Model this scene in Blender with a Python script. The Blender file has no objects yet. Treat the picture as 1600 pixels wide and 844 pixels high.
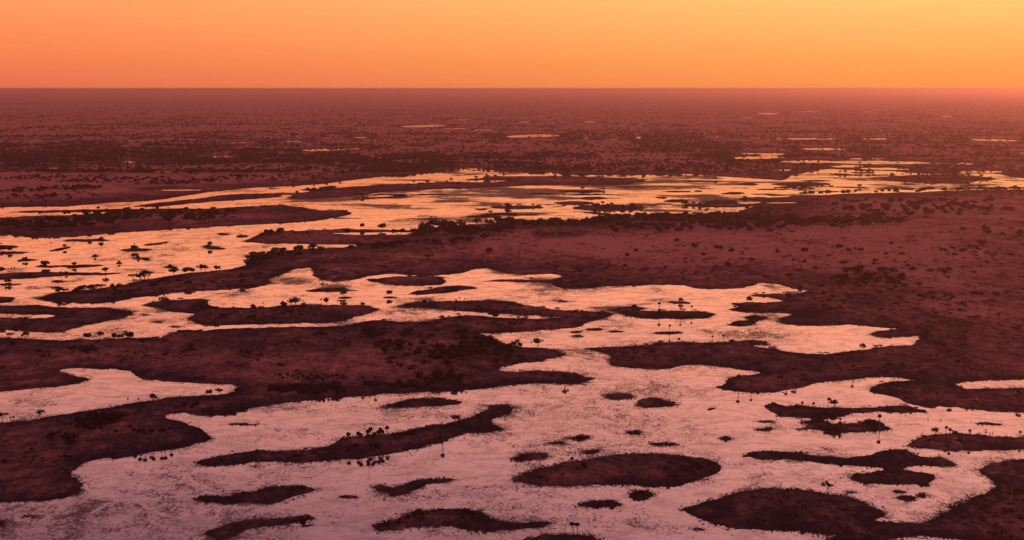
import bpy, bmesh, math, random
import numpy as np
from mathutils import Vector, Matrix

random.seed(7)
RNG = np.random.default_rng(11)
scene = bpy.context.scene
COL = scene.collection

# ------------------------------------------------------------------ camera
H = 300.0                      # flying height, metres
HFOV = math.radians(45.0)
FPX = 800.0 / math.tan(HFOV / 2)
Y0 = 138.2                     # image row (of 844) of the level line
PITCH = math.atan((422.0 - Y0) / FPX)
cam = bpy.data.objects.new('camera', bpy.data.cameras.new('camera'))
COL.objects.link(cam)
cam.data.sensor_fit = 'HORIZONTAL'
cam.data.angle = HFOV
cam.data.clip_start = 1.0
cam.data.clip_end = 600000.0
cam.location = (0, 0, H)
cam.rotation_euler = (math.pi / 2 - PITCH, 0, 0)
scene.camera = cam

# ------------------------------------------------------------------ sky, sun, exposure
SUN_AZ = math.radians(38.0)    # to the right of the view (+Y towards +X)
SUN_EL = math.radians(3.0)
world = bpy.data.worlds.new('World')
scene.world = world
world.use_nodes = True
nt = world.node_tree
nt.nodes.clear()


def N(tree, kind, **kw):
    n = tree.nodes.new(kind)
    for k, v in kw.items():
        setattr(n, k, v)
    return n


def LK(tree, a, b):
    tree.links.new(a, b)


def math_node(tree, op, a, b=None, c=None, clamp=False):
    n = N(tree, 'ShaderNodeMath', operation=op, use_clamp=clamp)
    for i, v in enumerate((a, b, c)):
        if v is None:
            continue
        if isinstance(v, (int, float)):
            n.inputs[i].default_value = v
        else:
            LK(tree, v, n.inputs[i])
    return n.outputs[0]


def ramp_node(tree, fac, stops, interp='LINEAR'):
    r = N(tree, 'ShaderNodeValToRGB')
    r.color_ramp.interpolation = interp
    els = r.color_ramp.elements
    while len(els) < len(stops):
        els.new(0.5)
    for e, (p, c) in zip(els, stops):
        e.position = p
        e.color = (*c, 1.0)
    LK(tree, fac, r.inputs[0])
    return r.outputs[0]


def mix_col(tree, fac, a, b, blend='MIX'):
    m = N(tree, 'ShaderNodeMix', data_type='RGBA', blend_type=blend)
    for i, v in ((0, fac), (6, a), (7, b)):
        if isinstance(v, (int, float)):
            m.inputs[i].default_value = v
        elif isinstance(v, tuple):
            m.inputs[i].default_value = (*v, 1.0)
        else:
            LK(tree, v, m.inputs[i])
    return m.outputs[2]


tc = N(nt, 'ShaderNodeTexCoord')
sep = N(nt, 'ShaderNodeSeparateXYZ')
LK(nt, tc.outputs['Generated'], sep.inputs[0])
elev = math_node(nt, 'DIVIDE', math_node(nt, 'ARCSINE', sep.outputs[2]), math.radians(60), clamp=True)   # 0..1 = 0..60 deg
hor = N(nt, 'ShaderNodeVectorMath', operation='MULTIPLY')
LK(nt, tc.outputs['Generated'], hor.inputs[0])
hor.inputs[1].default_value = (1, 1, 0)
hn = N(nt, 'ShaderNodeVectorMath', operation='NORMALIZE')
LK(nt, hor.outputs[0], hn.inputs[0])
dt = N(nt, 'ShaderNodeVectorMath', operation='DOT_PRODUCT')
LK(nt, hn.outputs[0], dt.inputs[0])
dt.inputs[1].default_value = (math.sin(SUN_AZ), math.cos(SUN_AZ), 0)
away = math_node(nt, 'DIVIDE', math_node(nt, 'ARCCOSINE', math_node(nt, 'MULTIPLY', dt.outputs['Value'], 0.9999)), math.pi)  # 0 at the sun's bearing, 1 opposite
D = 1 / 60.0
cool = ramp_node(nt, elev, [(0.0, (0.75, 0.138, 0.080)), (1.2 * D, (0.93, 0.180, 0.083)), (4.0 * D, (1.12, 0.295, 0.115)), (6.2 * D, (1.20, 0.46, 0.190)),
                            (10 * D, (1.08, 0.45, 0.24)), (14 * D, (0.66, 0.325, 0.255)), (17 * D, (0.45, 0.220, 0.222)), (20 * D, (0.18, 0.098, 0.145)), (1.0, (0.30, 0.17, 0.33))])
warm = ramp_node(nt, elev, [(0.0, (1.06, 0.330, 0.080)), (1.2 * D, (1.06, 0.42, 0.10)), (4.0 * D, (1.25, 0.66, 0.200)), (6.2 * D, (1.28, 0.63, 0.24)),
                            (10 * D, (1.20, 0.57, 0.30)), (14 * D, (1.08, 0.53, 0.34)), (17 * D, (0.97, 0.50, 0.35)), (20 * D, (0.80, 0.41, 0.33)), (1.0, (0.38, 0.20, 0.35))])
wf = ramp_node(nt, away, [(0.0, (1, 1, 1)), (0.10, (0.97,) * 3), (0.22, (0.50,) * 3), (0.36, (0.05,) * 3), (1.0, (0, 0, 0))], 'B_SPLINE')
skyc = mix_col(nt, wf, cool, warm)
nish = N(nt, 'ShaderNodeTexSky', sky_type='NISHITA', sun_disc=False)
nish.sun_elevation = SUN_EL
nish.sun_rotation = SUN_AZ
nish.dust_density = 4.0
nish_d = mix_col(nt, 1.0, nish.outputs[0], (0.05, 0.05, 0.05), 'MULTIPLY')
skyf = mix_col(nt, 0.03, skyc, nish_d)
bg = N(nt, 'ShaderNodeBackground')
LK(nt, skyf, bg.inputs[0])
bg.inputs[1].default_value = 1.0
wo = N(nt, 'ShaderNodeOutputWorld')
LK(nt, bg.outputs[0], wo.inputs[0])

sun = bpy.data.objects.new('sun', bpy.data.lights.new('sun', 'SUN'))
COL.objects.link(sun)
sun.data.energy = 1.4
sun.data.angle = math.radians(0.5)
sun.data.color = (1.0, 0.42, 0.17)
sd_ = Vector((math.sin(SUN_AZ) * math.cos(SUN_EL), math.cos(SUN_AZ) * math.cos(SUN_EL), math.sin(SUN_EL)))
sun.rotation_euler = (-sd_).to_track_quat('-Z', 'Y').to_euler()

scene.view_settings.view_transform = 'Standard'
scene.view_settings.look = 'None'
scene.view_settings.exposure = 0.0
scene.view_settings.gamma = 1.0
scene.view_settings.use_curve_mapping = False
cy = scene.cycles
cy.use_denoising = True
cy.denoiser = 'OPENIMAGEDENOISE'
cy.denoising_input_passes = 'RGB_ALBEDO_NORMAL'
cy.denoising_prefilter = 'ACCURATE'
cy.max_bounces = 6
cy.diffuse_bounces = 2
cy.glossy_bounces = 3
cy.transmission_bounces = 2
cy.transparent_max_bounces = 8
cy.volume_bounces = 0
cy.use_adaptive_sampling = False
cy.adaptive_threshold = 0.01
cy.sample_clamp_indirect = 4.0
scene.render.film_transparent = False


# ------------------------------------------------------------------ image point -> point on the plain
SP, CP = math.sin(PITCH), math.cos(PITCH)


def ground(px, py):
    u = (np.asarray(px, float) - 800.0) / FPX
    v = (422.0 - np.asarray(py, float)) / FPX
    dy = CP + v * SP
    dz = np.minimum(-SP + v * CP, -1e-3)
    t = -H / dz
    return u * t, dy * t


def metres(hpx, py):           # size of something hpx tall whose foot is seen at py
    return hpx * H / (py - Y0)


# ------------------------------------------------------------------ numpy noise
def _hash(ix, iy, seed):
    h = (ix.astype(np.int64) * 374761393 + iy.astype(np.int64) * 668265263 + seed * 1442695041) & 0x7fffffff
    h = (h ^ (h >> 13)) * 1274126177 & 0x7fffffff
    h = h ^ (h >> 16)
    return (h & 0xffff) / 65535.0 * 2 - 1


def vnoise(x, y, seed=0):
    ix, iy = np.floor(x), np.floor(y)
    fx, fy = x - ix, y - iy
    fx = fx * fx * (3 - 2 * fx)
    fy = fy * fy * (3 - 2 * fy)
    a, b = _hash(ix, iy, seed), _hash(ix + 1, iy, seed)
    c, d = _hash(ix, iy + 1, seed), _hash(ix + 1, iy + 1, seed)
    return (a * (1 - fx) + b * fx) * (1 - fy) + (c * (1 - fx) + d * fx) * fy


def fbm(x, y, seed=0, octv=4):
    s, amp, tot = 0, 1.0, 0
    for o in range(octv):
        s = s + amp * vnoise(x * 2 ** o + 13.7 * o, y * 2 ** o - 7.1 * o, seed + o)
        tot += amp
        amp *= 0.55
    return s / tot


# ------------------------------------------------------------------ the map of land and water (shorelines)
def lens(x0, x1, y, h, skew=0.0, n=9):
    """a slim pointed outline, thickest nearer its middle"""
    c, r = (x0 + x1) / 2, (x1 - x0) / 2
    top = [(c + r * math.cos(a), y + skew * math.cos(a) - h * 0.5 * max(0.0, math.sin(a)) ** 1.2) for a in np.linspace(math.pi, 0, n)]
    bot = [(c + r * math.cos(a), y + skew * math.cos(a) + h * 0.5 * max(0.0, math.sin(a)) ** 1.2) for a in np.linspace(0, math.pi, n)][1:-1]
    return top + bot


MAP = []                       # (sort, outline, label) in drawing order; sort: W water, G ground, I island of its own
Wt = lambda pts: MAP.append(('W', pts, None))
Gd = lambda pts: MAP.append(('G', pts, None))
Is = lambda label, pts: MAP.append(('I', pts, label))

# the flooded plain
Wt([(-90, 326), (0, 324), (100, 323), (140, 320), (170, 317), (220, 315), (250, 312), (290, 306), (325, 300), (400, 293), (450, 291), (500, 288),
    (540, 283), (590, 277), (640, 272), (680, 267), (735, 263), (790, 267), (850, 269), (890, 273), (940, 274), (1000, 274), (1040, 272), (1080, 272),
    (1130, 276), (1180, 279), (1200, 281), (1240, 273), (1270, 268), (1290, 264), (1340, 266), (1400, 268), (1450, 272), (1500, 271), (1560, 272),
    (1600, 279), (1700, 281), (1750, 296), (1760, 960), (-160, 960)])
# land between the far channels
Gd([(448, 309), (470, 301), (510, 295), (560, 291), (620, 288), (680, 285), (735, 280), (775, 276), (800, 276), (870, 275), (940, 277), (1012, 280),
    (995, 285), (980, 289), (900, 290), (830, 290), (780, 292), (700, 295), (640, 298), (600, 300), (580, 303), (530, 308), (490, 311), (460, 311)])
Gd([(200, 323), (260, 315.5), (320, 309), (345, 305), (380, 303), (445, 302), (436, 308), (400, 311), (350, 314), (300, 318), (240, 324)])
Wt([(690, 284.5), (720, 282), (760, 281.5), (797, 282.5), (780, 285), (730, 285)])
Gd(lens(0, 330, 329, 4, -3))
# band on the left between the two river arms
Gd([(-90, 343), (0, 340), (50, 338), (100, 337), (150, 334), (200, 331), (240, 329), (300, 327), (350, 325), (400, 322), (440, 320), (465, 323),
    (480, 326), (497, 329), (520, 329), (535, 328), (545, 331), (548, 336), (530, 339), (510, 342), (490, 346), (440, 349), (400, 351), (340, 354),
    (300, 356), (260, 358), (230, 361), (180, 364), (140, 368), (100, 371), (70, 372), (40, 371), (20, 366), (0, 364), (-90, 366)])
# the great plain on the right with its tree lined spit
Gd([(60, 467), (70, 461), (85, 457), (115, 455), (150, 452), (190, 446), (210, 441), (250, 434), (280, 428), (320, 425), (360, 421), (380, 415),
    (386, 406), (400, 401), (418, 398), (430, 394), (470, 389), (500, 388), (530, 387), (560, 384), (600, 378), (640, 366), (655, 358), (680, 355),
    (720, 352), (760, 350), (800, 349), (830, 348), (900, 348), (930, 344), (945, 340), (1000, 338), (1050, 337), (1100, 335), (1150, 332),
    (1168, 327), (1182, 320), (1190, 314), (1200, 310), (1240, 306), (1280, 305), (1320, 303), (1400, 301), (1450, 300), (1480, 298), (1540, 297),
    (1600, 296), (1760, 295), (1760, 646), (1600, 644), (1540, 642), (1500, 637), (1470, 634), (1450, 637), (1425, 633), (1421, 630), (1410, 625),
    (1385, 619), (1365, 614), (1361, 607), (1370, 602), (1390, 598), (1415, 596), (1435, 595), (1410, 591), (1385, 590), (1360, 591), (1330, 594),
    (1290, 595), (1265, 600), (1250, 606), (1230, 609), (1200, 613), (1160, 613), (1130, 610), (1118, 606), (1130, 597), (1140, 590), (1165, 586),
    (1190, 583), (1180, 580), (1150, 577), (1120, 572), (1095, 570), (1065, 572), (1050, 577), (1020, 578), (1000, 576), (970, 574), (955, 569),
    (952, 563), (958, 557), (950, 553), (925, 549), (917, 546), (930, 543), (950, 542), (980, 541), (1010, 540), (1025, 536), (1060, 535), (1100, 536),
    (1150, 534), (1180, 532), (1200, 534), (1204, 542), (1220, 547), (1245, 551), (1270, 553), (1300, 551), (1330, 549), (1360, 547), (1370, 543),
    (1395, 540), (1425, 539), (1440, 530), (1436, 526), (1410, 527), (1385, 528), (1362, 525), (1360, 520), (1378, 516), (1402, 514), (1370, 511),
    (1330, 508), (1290, 510), (1250, 509), (1225, 506), (1215, 502), (1218, 497), (1235, 494), (1237, 490), (1200, 489), (1180, 489), (1160, 488),
    (1135, 484), (1155, 480), (1142, 474), (1170, 472), (1200, 473), (1232, 471), (1205, 465), (1170, 462), (1185, 459), (1240, 459), (1262, 457), (1262, 454),
    (1240, 451), (1220, 446), (1200, 443), (1185, 442), (1170, 447), (1150, 451), (1120, 452), (1090, 451), (1070, 446), (1040, 445), (1000, 446),
    (950, 447), (920, 450), (880, 451), (865, 447), (855, 442), (850, 438), (870, 435), (878, 431), (860, 428), (820, 430), (800, 428), (780, 425),
    (760, 419), (735, 422), (722, 427), (700, 429), (670, 431), (640, 430), (610, 428), (575, 432), (550, 438), (520, 440), (500, 437), (490, 432),
    (492, 424), (485, 419), (465, 420), (450, 425), (435, 432), (420, 437), (425, 440), (420, 444), (400, 449), (360, 452), (330, 454), (300, 456),
    (270, 458), (250, 462), (225, 464), (205, 467), (180, 472), (150, 474), (110, 474), (75, 471)])
Wt(lens(1195, 1246, 317, 2.2))
Wt(lens(1202, 1233, 339, 3.5, -1))
Wt(lens(862, 886, 365.3, 1.5))
Wt([(1492, 600), (1510, 597), (1550, 595), (1600, 593), (1700, 593), (1700, 604), (1600, 605), (1560, 607), (1530, 608), (1505, 605)])
Wt([(1174, 542), (1190, 539.5), (1206, 541), (1215, 545), (1200, 545)])
# grassy neck in front of the tree belt
Gd([(372, 378), (390, 374), (400, 368), (412, 363), (440, 361), (470, 361), (500, 359), (540, 358), (600, 359), (655, 360), (665, 385), (600, 392),
    (575, 385), (545, 382), (490, 382), (450, 381), (420, 381), (400, 379)])
Wt([(516, 365.5), (545, 363.5), (600, 362.5), (648, 363), (640, 366.5), (590, 366.5), (550, 367)])
# peninsula across the left half, with the dark land at bottom left
Gd([(-120, 528), (0, 527), (60, 530), (100, 532), (160, 530), (200, 529), (250, 529), (262, 523), (275, 516), (290, 515), (320, 516), (345, 514),
    (400, 512.5), (450, 511), (500, 510), (540, 509), (552, 505), (560, 501.5), (590, 500), (640, 503), (655, 503), (680, 499), (700, 494.5), (730, 492),
    (735, 519), (750, 523), (765, 528), (780, 534), (795, 540), (820, 543), (850, 544), (870, 547), (880, 553), (872, 558), (855, 561), (845, 566),
    (820, 566), (800, 569), (780, 573), (774, 578), (787, 582), (800, 581), (850, 580), (900, 583), (925, 590), (928, 592), (915, 597), (895, 601),
    (870, 600), (830, 598.5), (800, 602), (750, 610), (700, 612), (650, 614), (600, 616), (540, 622), (475, 626), (430, 631), (400, 635), (385, 641),
    (350, 650), (310, 649), (285, 646), (262, 648), (252, 651), (258, 655), (285, 661), (310, 668), (330, 678), (334, 684), (325, 690), (300, 695),
    (270, 701), (230, 708), (190, 715), (150, 720), (125, 726), (110, 736), (112, 742), (125, 748), (131, 756), (128, 766), (110, 775), (80, 781),
    (40, 784), (0, 785), (-150, 788)])
Wt([(-140, 626), (0, 612), (40, 609), (80, 605), (120, 601), (137, 594), (125, 589), (105, 584), (88, 580), (110, 576), (140, 575), (175, 576), (200, 580),
    (210, 586), (240, 593), (280, 597), (330, 600), (360, 600), (374, 605), (370, 612), (345, 616), (310, 619), (270, 621), (235, 624), (200, 630),
    (165, 639), (120, 645), (80, 651), (30, 658), (0, 661), (-140, 674)])
# arm above the peninsula
Gd([(620, 479), (640, 475), (670, 472), (720, 470), (760, 469), (800, 471), (820, 476), (850, 482), (900, 486), (940, 487), (958, 491), (945, 497),
    (920, 503), (905, 512), (870, 514), (840, 516), (800, 519), (770, 521), (735, 522), (700, 520), (700, 494), (730, 490), (720, 486), (680, 482), (640, 480.5)])
Wt([(552, 506), (562, 499), (580, 491), (600, 484), (615, 481), (640, 481), (680, 483), (720, 486), (760, 489), (800, 491), (840, 494), (884, 496),
    (840, 498.5), (800, 497.5), (760, 494.5), (730, 492), (700, 495), (670, 502), (640, 503), (600, 500), (570, 502)])
Gd([(-90, 480), (0, 477), (30, 478), (60, 477), (95, 480), (130, 481), (165, 480), (185, 484), (205, 487), (210, 491), (195, 496), (160, 504), (120, 512),
    (95, 519), (70, 520), (40, 518), (0, 515), (-90, 512)])
Wt([(-90, 489), (0, 489), (40, 491), (88, 492), (70, 496.5), (30, 497.5), (0, 497.5), (-90, 498)])

# right and bottom right shore
Gd([(1062, 795), (1075, 790), (1110, 782), (1150, 773), (1180, 767), (1200, 764), (1240, 765), (1270, 770), (1290, 774), (1315, 776), (1340, 784), (1360, 793),
    (1375, 803), (1378, 809), (1367, 815), (1400, 817), (1440, 816), (1455, 811), (1465, 805), (1490, 797), (1490, 790), (1520, 776), (1545, 767), (1558, 761),
    (1545, 750), (1535, 742), (1527, 735), (1540, 728), (1560, 723), (1600, 718), (1740, 714), (1750, 950), (1620, 900), (1560, 870), (1530, 850), (1500, 840),
    (1440, 838), (1370, 844), (1300, 846), (1290, 841), (1308, 835), (1250, 832), (1200, 830), (1150, 825), (1120, 817), (1080, 805)])

# islands
Is('long curved grassy island carrying the grove of tall palms', [(305, 722), (312, 719), (335, 713), (370, 707), (400, 704), (440, 705), (480, 703), (510, 696), (525, 688), (540, 682),
    (570, 680), (620, 678), (660, 668), (700, 663), (720, 656), (745, 648), (760, 640), (770, 634), (795, 633), (804, 638), (800, 645), (785, 650),
    (773, 656), (775, 664), (789, 671), (770, 675), (735, 676), (715, 682), (680, 692), (640, 702), (600, 711), (560, 716), (510, 720), (480, 722),
    (440, 722), (400, 721), (350, 728), (325, 729), (312, 727)])
Is('slim bare island just north of the palm grove island', [(597, 637), (610, 632), (630, 627), (660, 623), (690, 622), (710, 626), (724, 630), (700, 633), (670, 635), (630, 637)])
Is('dark leaf shaped island below the long palm island, left of centre', [(306, 779), (320, 776), (360, 775), (365, 770), (400, 766), (440, 760), (470, 758), (490, 761), (495, 765), (480, 772),
    (455, 778), (440, 784), (415, 787), (390, 786), (350, 788), (325, 786)])
Is('bent dark island shaped like a boomerang, bottom centre', [(583, 761), (595, 758), (615, 759), (635, 757), (645, 751), (665, 748), (700, 746), (711, 749), (700, 753), (670, 758),
    (650, 764), (635, 771), (615, 774), (610, 770), (595, 766)])
Is('tiny flat islet between the leaf shaped and boomerang islands', lens(530, 558, 777.5, 5))
Is('dark island at the bottom edge with a bush on its right tip', [(325, 832), (345, 825), (360, 816), (390, 813), (420, 812), (460, 811), (475, 808), (488, 813), (470, 817), (440, 822), (400, 825),
    (375, 832), (355, 842), (335, 845), (325, 838)])
Is('tiny islet beside the bush tipped bottom island', lens(465, 486, 824, 3.6))
Is('broad bushy island at the bottom with a trailing reed tail', [(582, 820), (595, 816), (618, 814), (630, 806), (650, 799), (660, 797), (690, 796), (720, 797), (745, 800), (760, 806), (770, 812),
    (800, 815), (840, 815), (862, 818), (850, 823), (820, 826), (780, 829), (755, 833), (740, 830), (720, 829), (700, 823), (670, 821), (640, 822), (600, 828)])
Is('largest oval grassy island in the foreground water', [(799, 750), (815, 743), (845, 733), (875, 726), (900, 722), (930, 717), (960, 714), (990, 711), (1020, 710), (1060, 713), (1095, 717), (1118, 723),
    (1127, 732), (1115, 740), (1090, 750), (1070, 755), (1040, 759), (1015, 761), (990, 757), (950, 757), (920, 757), (880, 760), (840, 758), (815, 754)])
Is('round bushy islet just under the largest oval island', [(979, 776), (985, 770), (1000, 767), (1010, 765), (1022, 770), (1025, 775), (1012, 781), (995, 783), (985, 780)])
Is('oval islet left of the round bushy islet', [(898, 791), (905, 786), (925, 783), (950, 783), (962, 787), (968, 791), (950, 794), (930, 796), (910, 795)])
Is('dark round islet up and left of the largest oval island', [(799, 714), (810, 708), (830, 706), (848, 707), (858, 713), (850, 718), (830, 719), (812, 720), (803, 717)])
Is('slanting sliver of an islet above the largest oval island', [(908, 708), (920, 705), (940, 701), (935, 706), (920, 710)])
Is('flat oval islet in mid channel, upper of two together', [(943, 618), (950, 615), (970, 615), (985, 617), (994, 620), (980, 623), (955, 623)])
Is('humped islet in mid channel, lower of two together', [(993, 633), (1000, 626), (1015, 623), (1030, 624), (1045, 629), (1058, 632), (1040, 635), (1015, 636), (1000, 635)])
Is('tufted dark islet north west of the largest oval island', [(888, 685), (895, 682), (908, 681), (922, 683), (915, 687), (900, 688)])
Is('flat dark islet north of the largest oval island', [(1017, 693), (1030, 690), (1050, 691), (1058, 693), (1045, 696), (1025, 696)])
Is('small speck of land between the tufted and flat islets', lens(980, 998, 676, 4))
Is('thin speck of land west of the tufted islet', lens(858, 876, 693, 3))
Is('star shaped tufted islet alone in open water right of centre', lens(1126, 1144, 684, 6))
Is('low islet with two palms at the bottom edge', [(810, 848), (830, 838), (850, 834), (880, 836), (910, 837), (930, 843), (938, 852), (900, 865), (830, 865)])
Is('long low island with trees at the right edge', [(1418, 697), (1430, 686), (1445, 680), (1480, 678), (1520, 680), (1560, 684), (1600, 684), (1700, 685), (1700, 706), (1600, 704), (1570, 705),
    (1530, 706), (1480, 705), (1440, 700)])
Is('branching anvil shaped island on the right', [(1163, 713), (1180, 707), (1205, 706), (1240, 709), (1280, 712), (1320, 714), (1350, 711), (1375, 705), (1395, 702), (1420, 702), (1427, 707),
    (1440, 712), (1470, 714), (1485, 722), (1495, 729), (1475, 730), (1440, 727), (1415, 728), (1410, 732), (1440, 737), (1458, 741), (1462, 747), (1450, 758),
    (1435, 757), (1400, 756), (1350, 754), (1330, 749), (1326, 745), (1335, 740), (1365, 738), (1380, 733), (1378, 729), (1350, 727), (1320, 727),
    (1280, 723), (1230, 719), (1190, 719)])
Is('short island right behind the anvil shaped island, with one tall palm', [(1245, 670), (1262, 664), (1250, 658), (1280, 656), (1300, 661), (1340, 661), (1355, 656), (1375, 660), (1386, 669), (1375, 672), (1340, 674),
    (1310, 677), (1280, 672), (1260, 669)])
Is('long narrow island with palms close under the right plain', [(1190, 634), (1205, 630), (1230, 634), (1280, 637), (1340, 638), (1400, 636), (1420, 635), (1449, 641), (1445, 644), (1410, 646), (1370, 645),
    (1330, 648), (1310, 653), (1290, 655), (1250, 654), (1215, 652), (1205, 646)])
Is('thin flat islet near the right edge where animals wade', [(1518, 661), (1535, 659), (1560, 662), (1582, 665), (1560, 666), (1525, 664)])
Is('dark blob of an islet inside the right hand bay', [(1400, 778), (1415, 773), (1430, 775), (1428, 780), (1410, 782)])
Is('small bushy islet beside the dark blob in the right bay', [(1434, 773), (1442, 770), (1452, 774), (1442, 776)])
Is('hair thin islet above the dark blob in the right bay', lens(1398, 1420, 768, 3))
Is('sliver of land just off the point with the leaning tree', lens(1317, 1333, 768, 3))
Is('flat upper islet off the left end of the long narrow island', lens(1184, 1206, 658, 3.5))
Is('flat lower islet off the left end of the long narrow island', lens(1182, 1212, 669.5, 5, -1))
Is('long wooded island in the upper left channel', [(222, 476), (240, 472), (270, 470), (310, 467), (327, 469), (322, 477), (345, 480), (400, 481), (440, 478), (480, 476), (530, 477), (570, 478),
    (593, 483), (580, 490), (550, 498), (540, 502), (510, 505), (460, 506), (410, 507), (360, 508), (330, 509), (305, 506), (295, 497), (305, 491), (290, 489),
    (260, 486), (240, 481), (225, 478)])
Is('long pointed island in the bright central channel', [(950, 483), (970, 480), (990, 479), (1010, 481), (1000, 485), (1030, 486), (1060, 486), (1100, 487), (1121, 491), (1105, 497), (1060, 499), (1010, 498),
    (985, 494), (965, 490)])
Is('ragged marshy islet in front of the right hand bay', [(1133, 507), (1150, 502), (1175, 500), (1160, 495), (1180, 493), (1197, 496), (1190, 502), (1180, 508), (1155, 511)])
Is('speck with a tree above the long pointed central island', lens(1045, 1080, 473, 3.5))
Is('flat islet with a palm below the long pointed central island', lens(1018, 1066, 520, 5))
Is('low marshy island left of the central channel', [(471, 455), (490, 452), (520, 450), (535, 449), (545, 453), (562, 455), (530, 456), (500, 457)])
Is('wide marsh island under the far plain', [(572, 437), (620, 432), (660, 431), (690, 433), (700, 440), (690, 445), (650, 447), (610, 445), (590, 441)])
Is('slanting marsh island at the head of the central channel', [(633, 460), (650, 455), (690, 448), (720, 446), (740, 448), (752, 450), (700, 457), (670, 460), (650, 462)])
Is('thin marsh island at the mouth of the central channel', [(750, 440), (775, 437), (810, 436), (850, 438), (860, 443), (830, 441), (800, 440)])
Is('tiny tree islet left of the marsh islands', lens(528, 550, 466, 4))
Is('tiny tree islet under the marsh islands', lens(600, 622, 464.5, 4))
Is('speck of an islet in the central channel', lens(890, 912, 519, 3))
Is('short dash of reed land in the central channel', lens(950, 975, 518, 3))
Is('thin reed dash above the central tree islet', lens(866, 890, 470.5, 3))
Is('thin reed dash near the throat of the channel', lens(916, 946, 515, 4, -1))
Is('reed dash at the throat of the channel, lower', lens(893, 911, 525, 3))
for lab, pts in (
        ('topmost pointed bank at the left edge', [(-90, 384), (0, 383), (25, 384), (32, 386), (15, 389), (0, 391), (-90, 392)]),
        ('second thin bank at the left edge', [(-90, 396), (0, 394.5), (20, 392.5), (55, 394), (30, 397), (0, 398), (-90, 399)]),
        ('small mound islet left in the upper river', [(25, 408), (38, 404), (65, 406), (50, 408.5), (30, 409.5)]),
        ('long bushy bank in the left upper river', [(55, 417), (65, 413), (80, 415), (120, 413.5), (155, 413), (162, 415), (130, 418), (110, 420), (100, 417.5), (75, 419)]),
        ('longest thin spit in the left upper river', [(-90, 431), (0, 428), (40, 426), (80, 425), (140, 426), (194, 427.5), (160, 430), (100, 431), (60, 434), (0, 438), (-90, 440)]),
        ('low hump at the left edge under the longest spit', [(-30, 445), (0, 443), (15, 442), (33, 444), (15, 446), (-20, 447)]),
        ('slanting islet with bushes in the left upper river', [(75, 391.5), (90, 388), (110, 385), (112, 388), (95, 391.5), (80, 393)]),
        ('long thin islet close under the left tree band', [(95, 376), (110, 374), (150, 373), (182, 375), (160, 378), (120, 377.5)]),
        ('bushy islet with a palm in mid upper river', [(190, 391), (205, 388), (225, 388), (237, 390), (225, 393), (200, 393)]),
        ('slanting bushy islet above the palm islet', [(225, 382), (245, 380), (262, 377), (263, 380), (245, 383), (230, 384)]),
        ('pair of merged tufts below the palm islet', [(202, 403), (215, 401.5), (233, 403), (228, 408), (220, 406), (210, 404.5)]),
        ('kite shaped islet in the upper river', [(316, 386), (325, 382), (340, 386), (356, 390), (335, 391), (322, 390)]),
        ('tiny top islet at the bend of the upper river', lens(340, 358, 366, 4)),
        ('tiny right islet at the bend of the upper river', lens(371, 384, 370, 4)),
        ('dot of land below the pair of merged tufts', lens(181, 191, 411, 3.5)),
        ('dot of land left of the pair of merged tufts', lens(144, 153, 400.5, 3)),
        ('flat islet before the wooded spit', lens(254, 277, 418, 4)),
        ('small mound islet above the spit tip', lens(82, 102, 440, 4)),
        ('bank at the left edge level with the spit tip', [(-90, 463), (0, 463), (20, 464), (29, 467), (20, 471), (0, 474), (-90, 477)]),
        ('speck in the bend beside the wooded island', lens(224, 234, 492, 3)),
        ('flat dash beside the peninsula shore', lens(262, 286, 511, 3)),
        ('second flat dash beside the peninsula shore', lens(235, 250, 504, 2.4)),
        ('thin black islet at the left edge of the foreground', [(-60, 820), (0, 816.5), (9, 818), (6, 822), (-60, 828)]),
        ('hair thin islet beside the left foreground land', lens(40, 52, 807.5, 2.4)),
        ('narrow reed islet inside the lower left inlet', lens(352, 410, 662, 3.5, 0.5)),
        ('short black dash left of the long palm island', lens(390, 403, 728, 3)),
        ('speck south east of the humped mid channel islet', lens(1100, 1116, 638, 4, -1)),
        ('speck of reed below the round bushy islet', lens(1082, 1098, 825, 3)),
):
    Is(lab, pts)
for i, a in enumerate([(765, 852, 324, 6), (890, 1007, 325, 10), (870, 945, 299, 4), (903, 950, 310, 5), (865, 930, 317.5, 6), (740, 765, 327, 3), (1038, 1076, 314, 5),
                       (1062, 1190, 321, 7), (1103, 1152, 315.5, 7), (1155, 1212, 311, 6), (1153, 1184, 288, 4), (1125, 1165, 302, 4), (1085, 1098, 299, 3),
                       (1025, 1042, 309, 3), (1205, 1298, 288, 7), (1372, 1555, 279.5, 13), (1195, 1236, 277, 9), (1300, 1330, 272.5, 3), (1358, 1382, 279, 4),
                       (1408, 1430, 288, 3), (1440, 1460, 294, 5), (1500, 1540, 290, 2.5), (1262, 1272, 295, 2.5), (470, 530, 297, 4), (815, 900, 277, 3),
                       (1250, 1300, 282.5, 2.4), (1330, 1372, 270, 3), (1180, 1240, 296, 2.2), (960, 1010, 293, 2.2), (1060, 1130, 283, 2.6), (640, 700, 304, 2.2), (820, 880, 303, 2.4)]):
    Is('low dark island of the far bright river, %s from the left', lens(*a))

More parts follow.
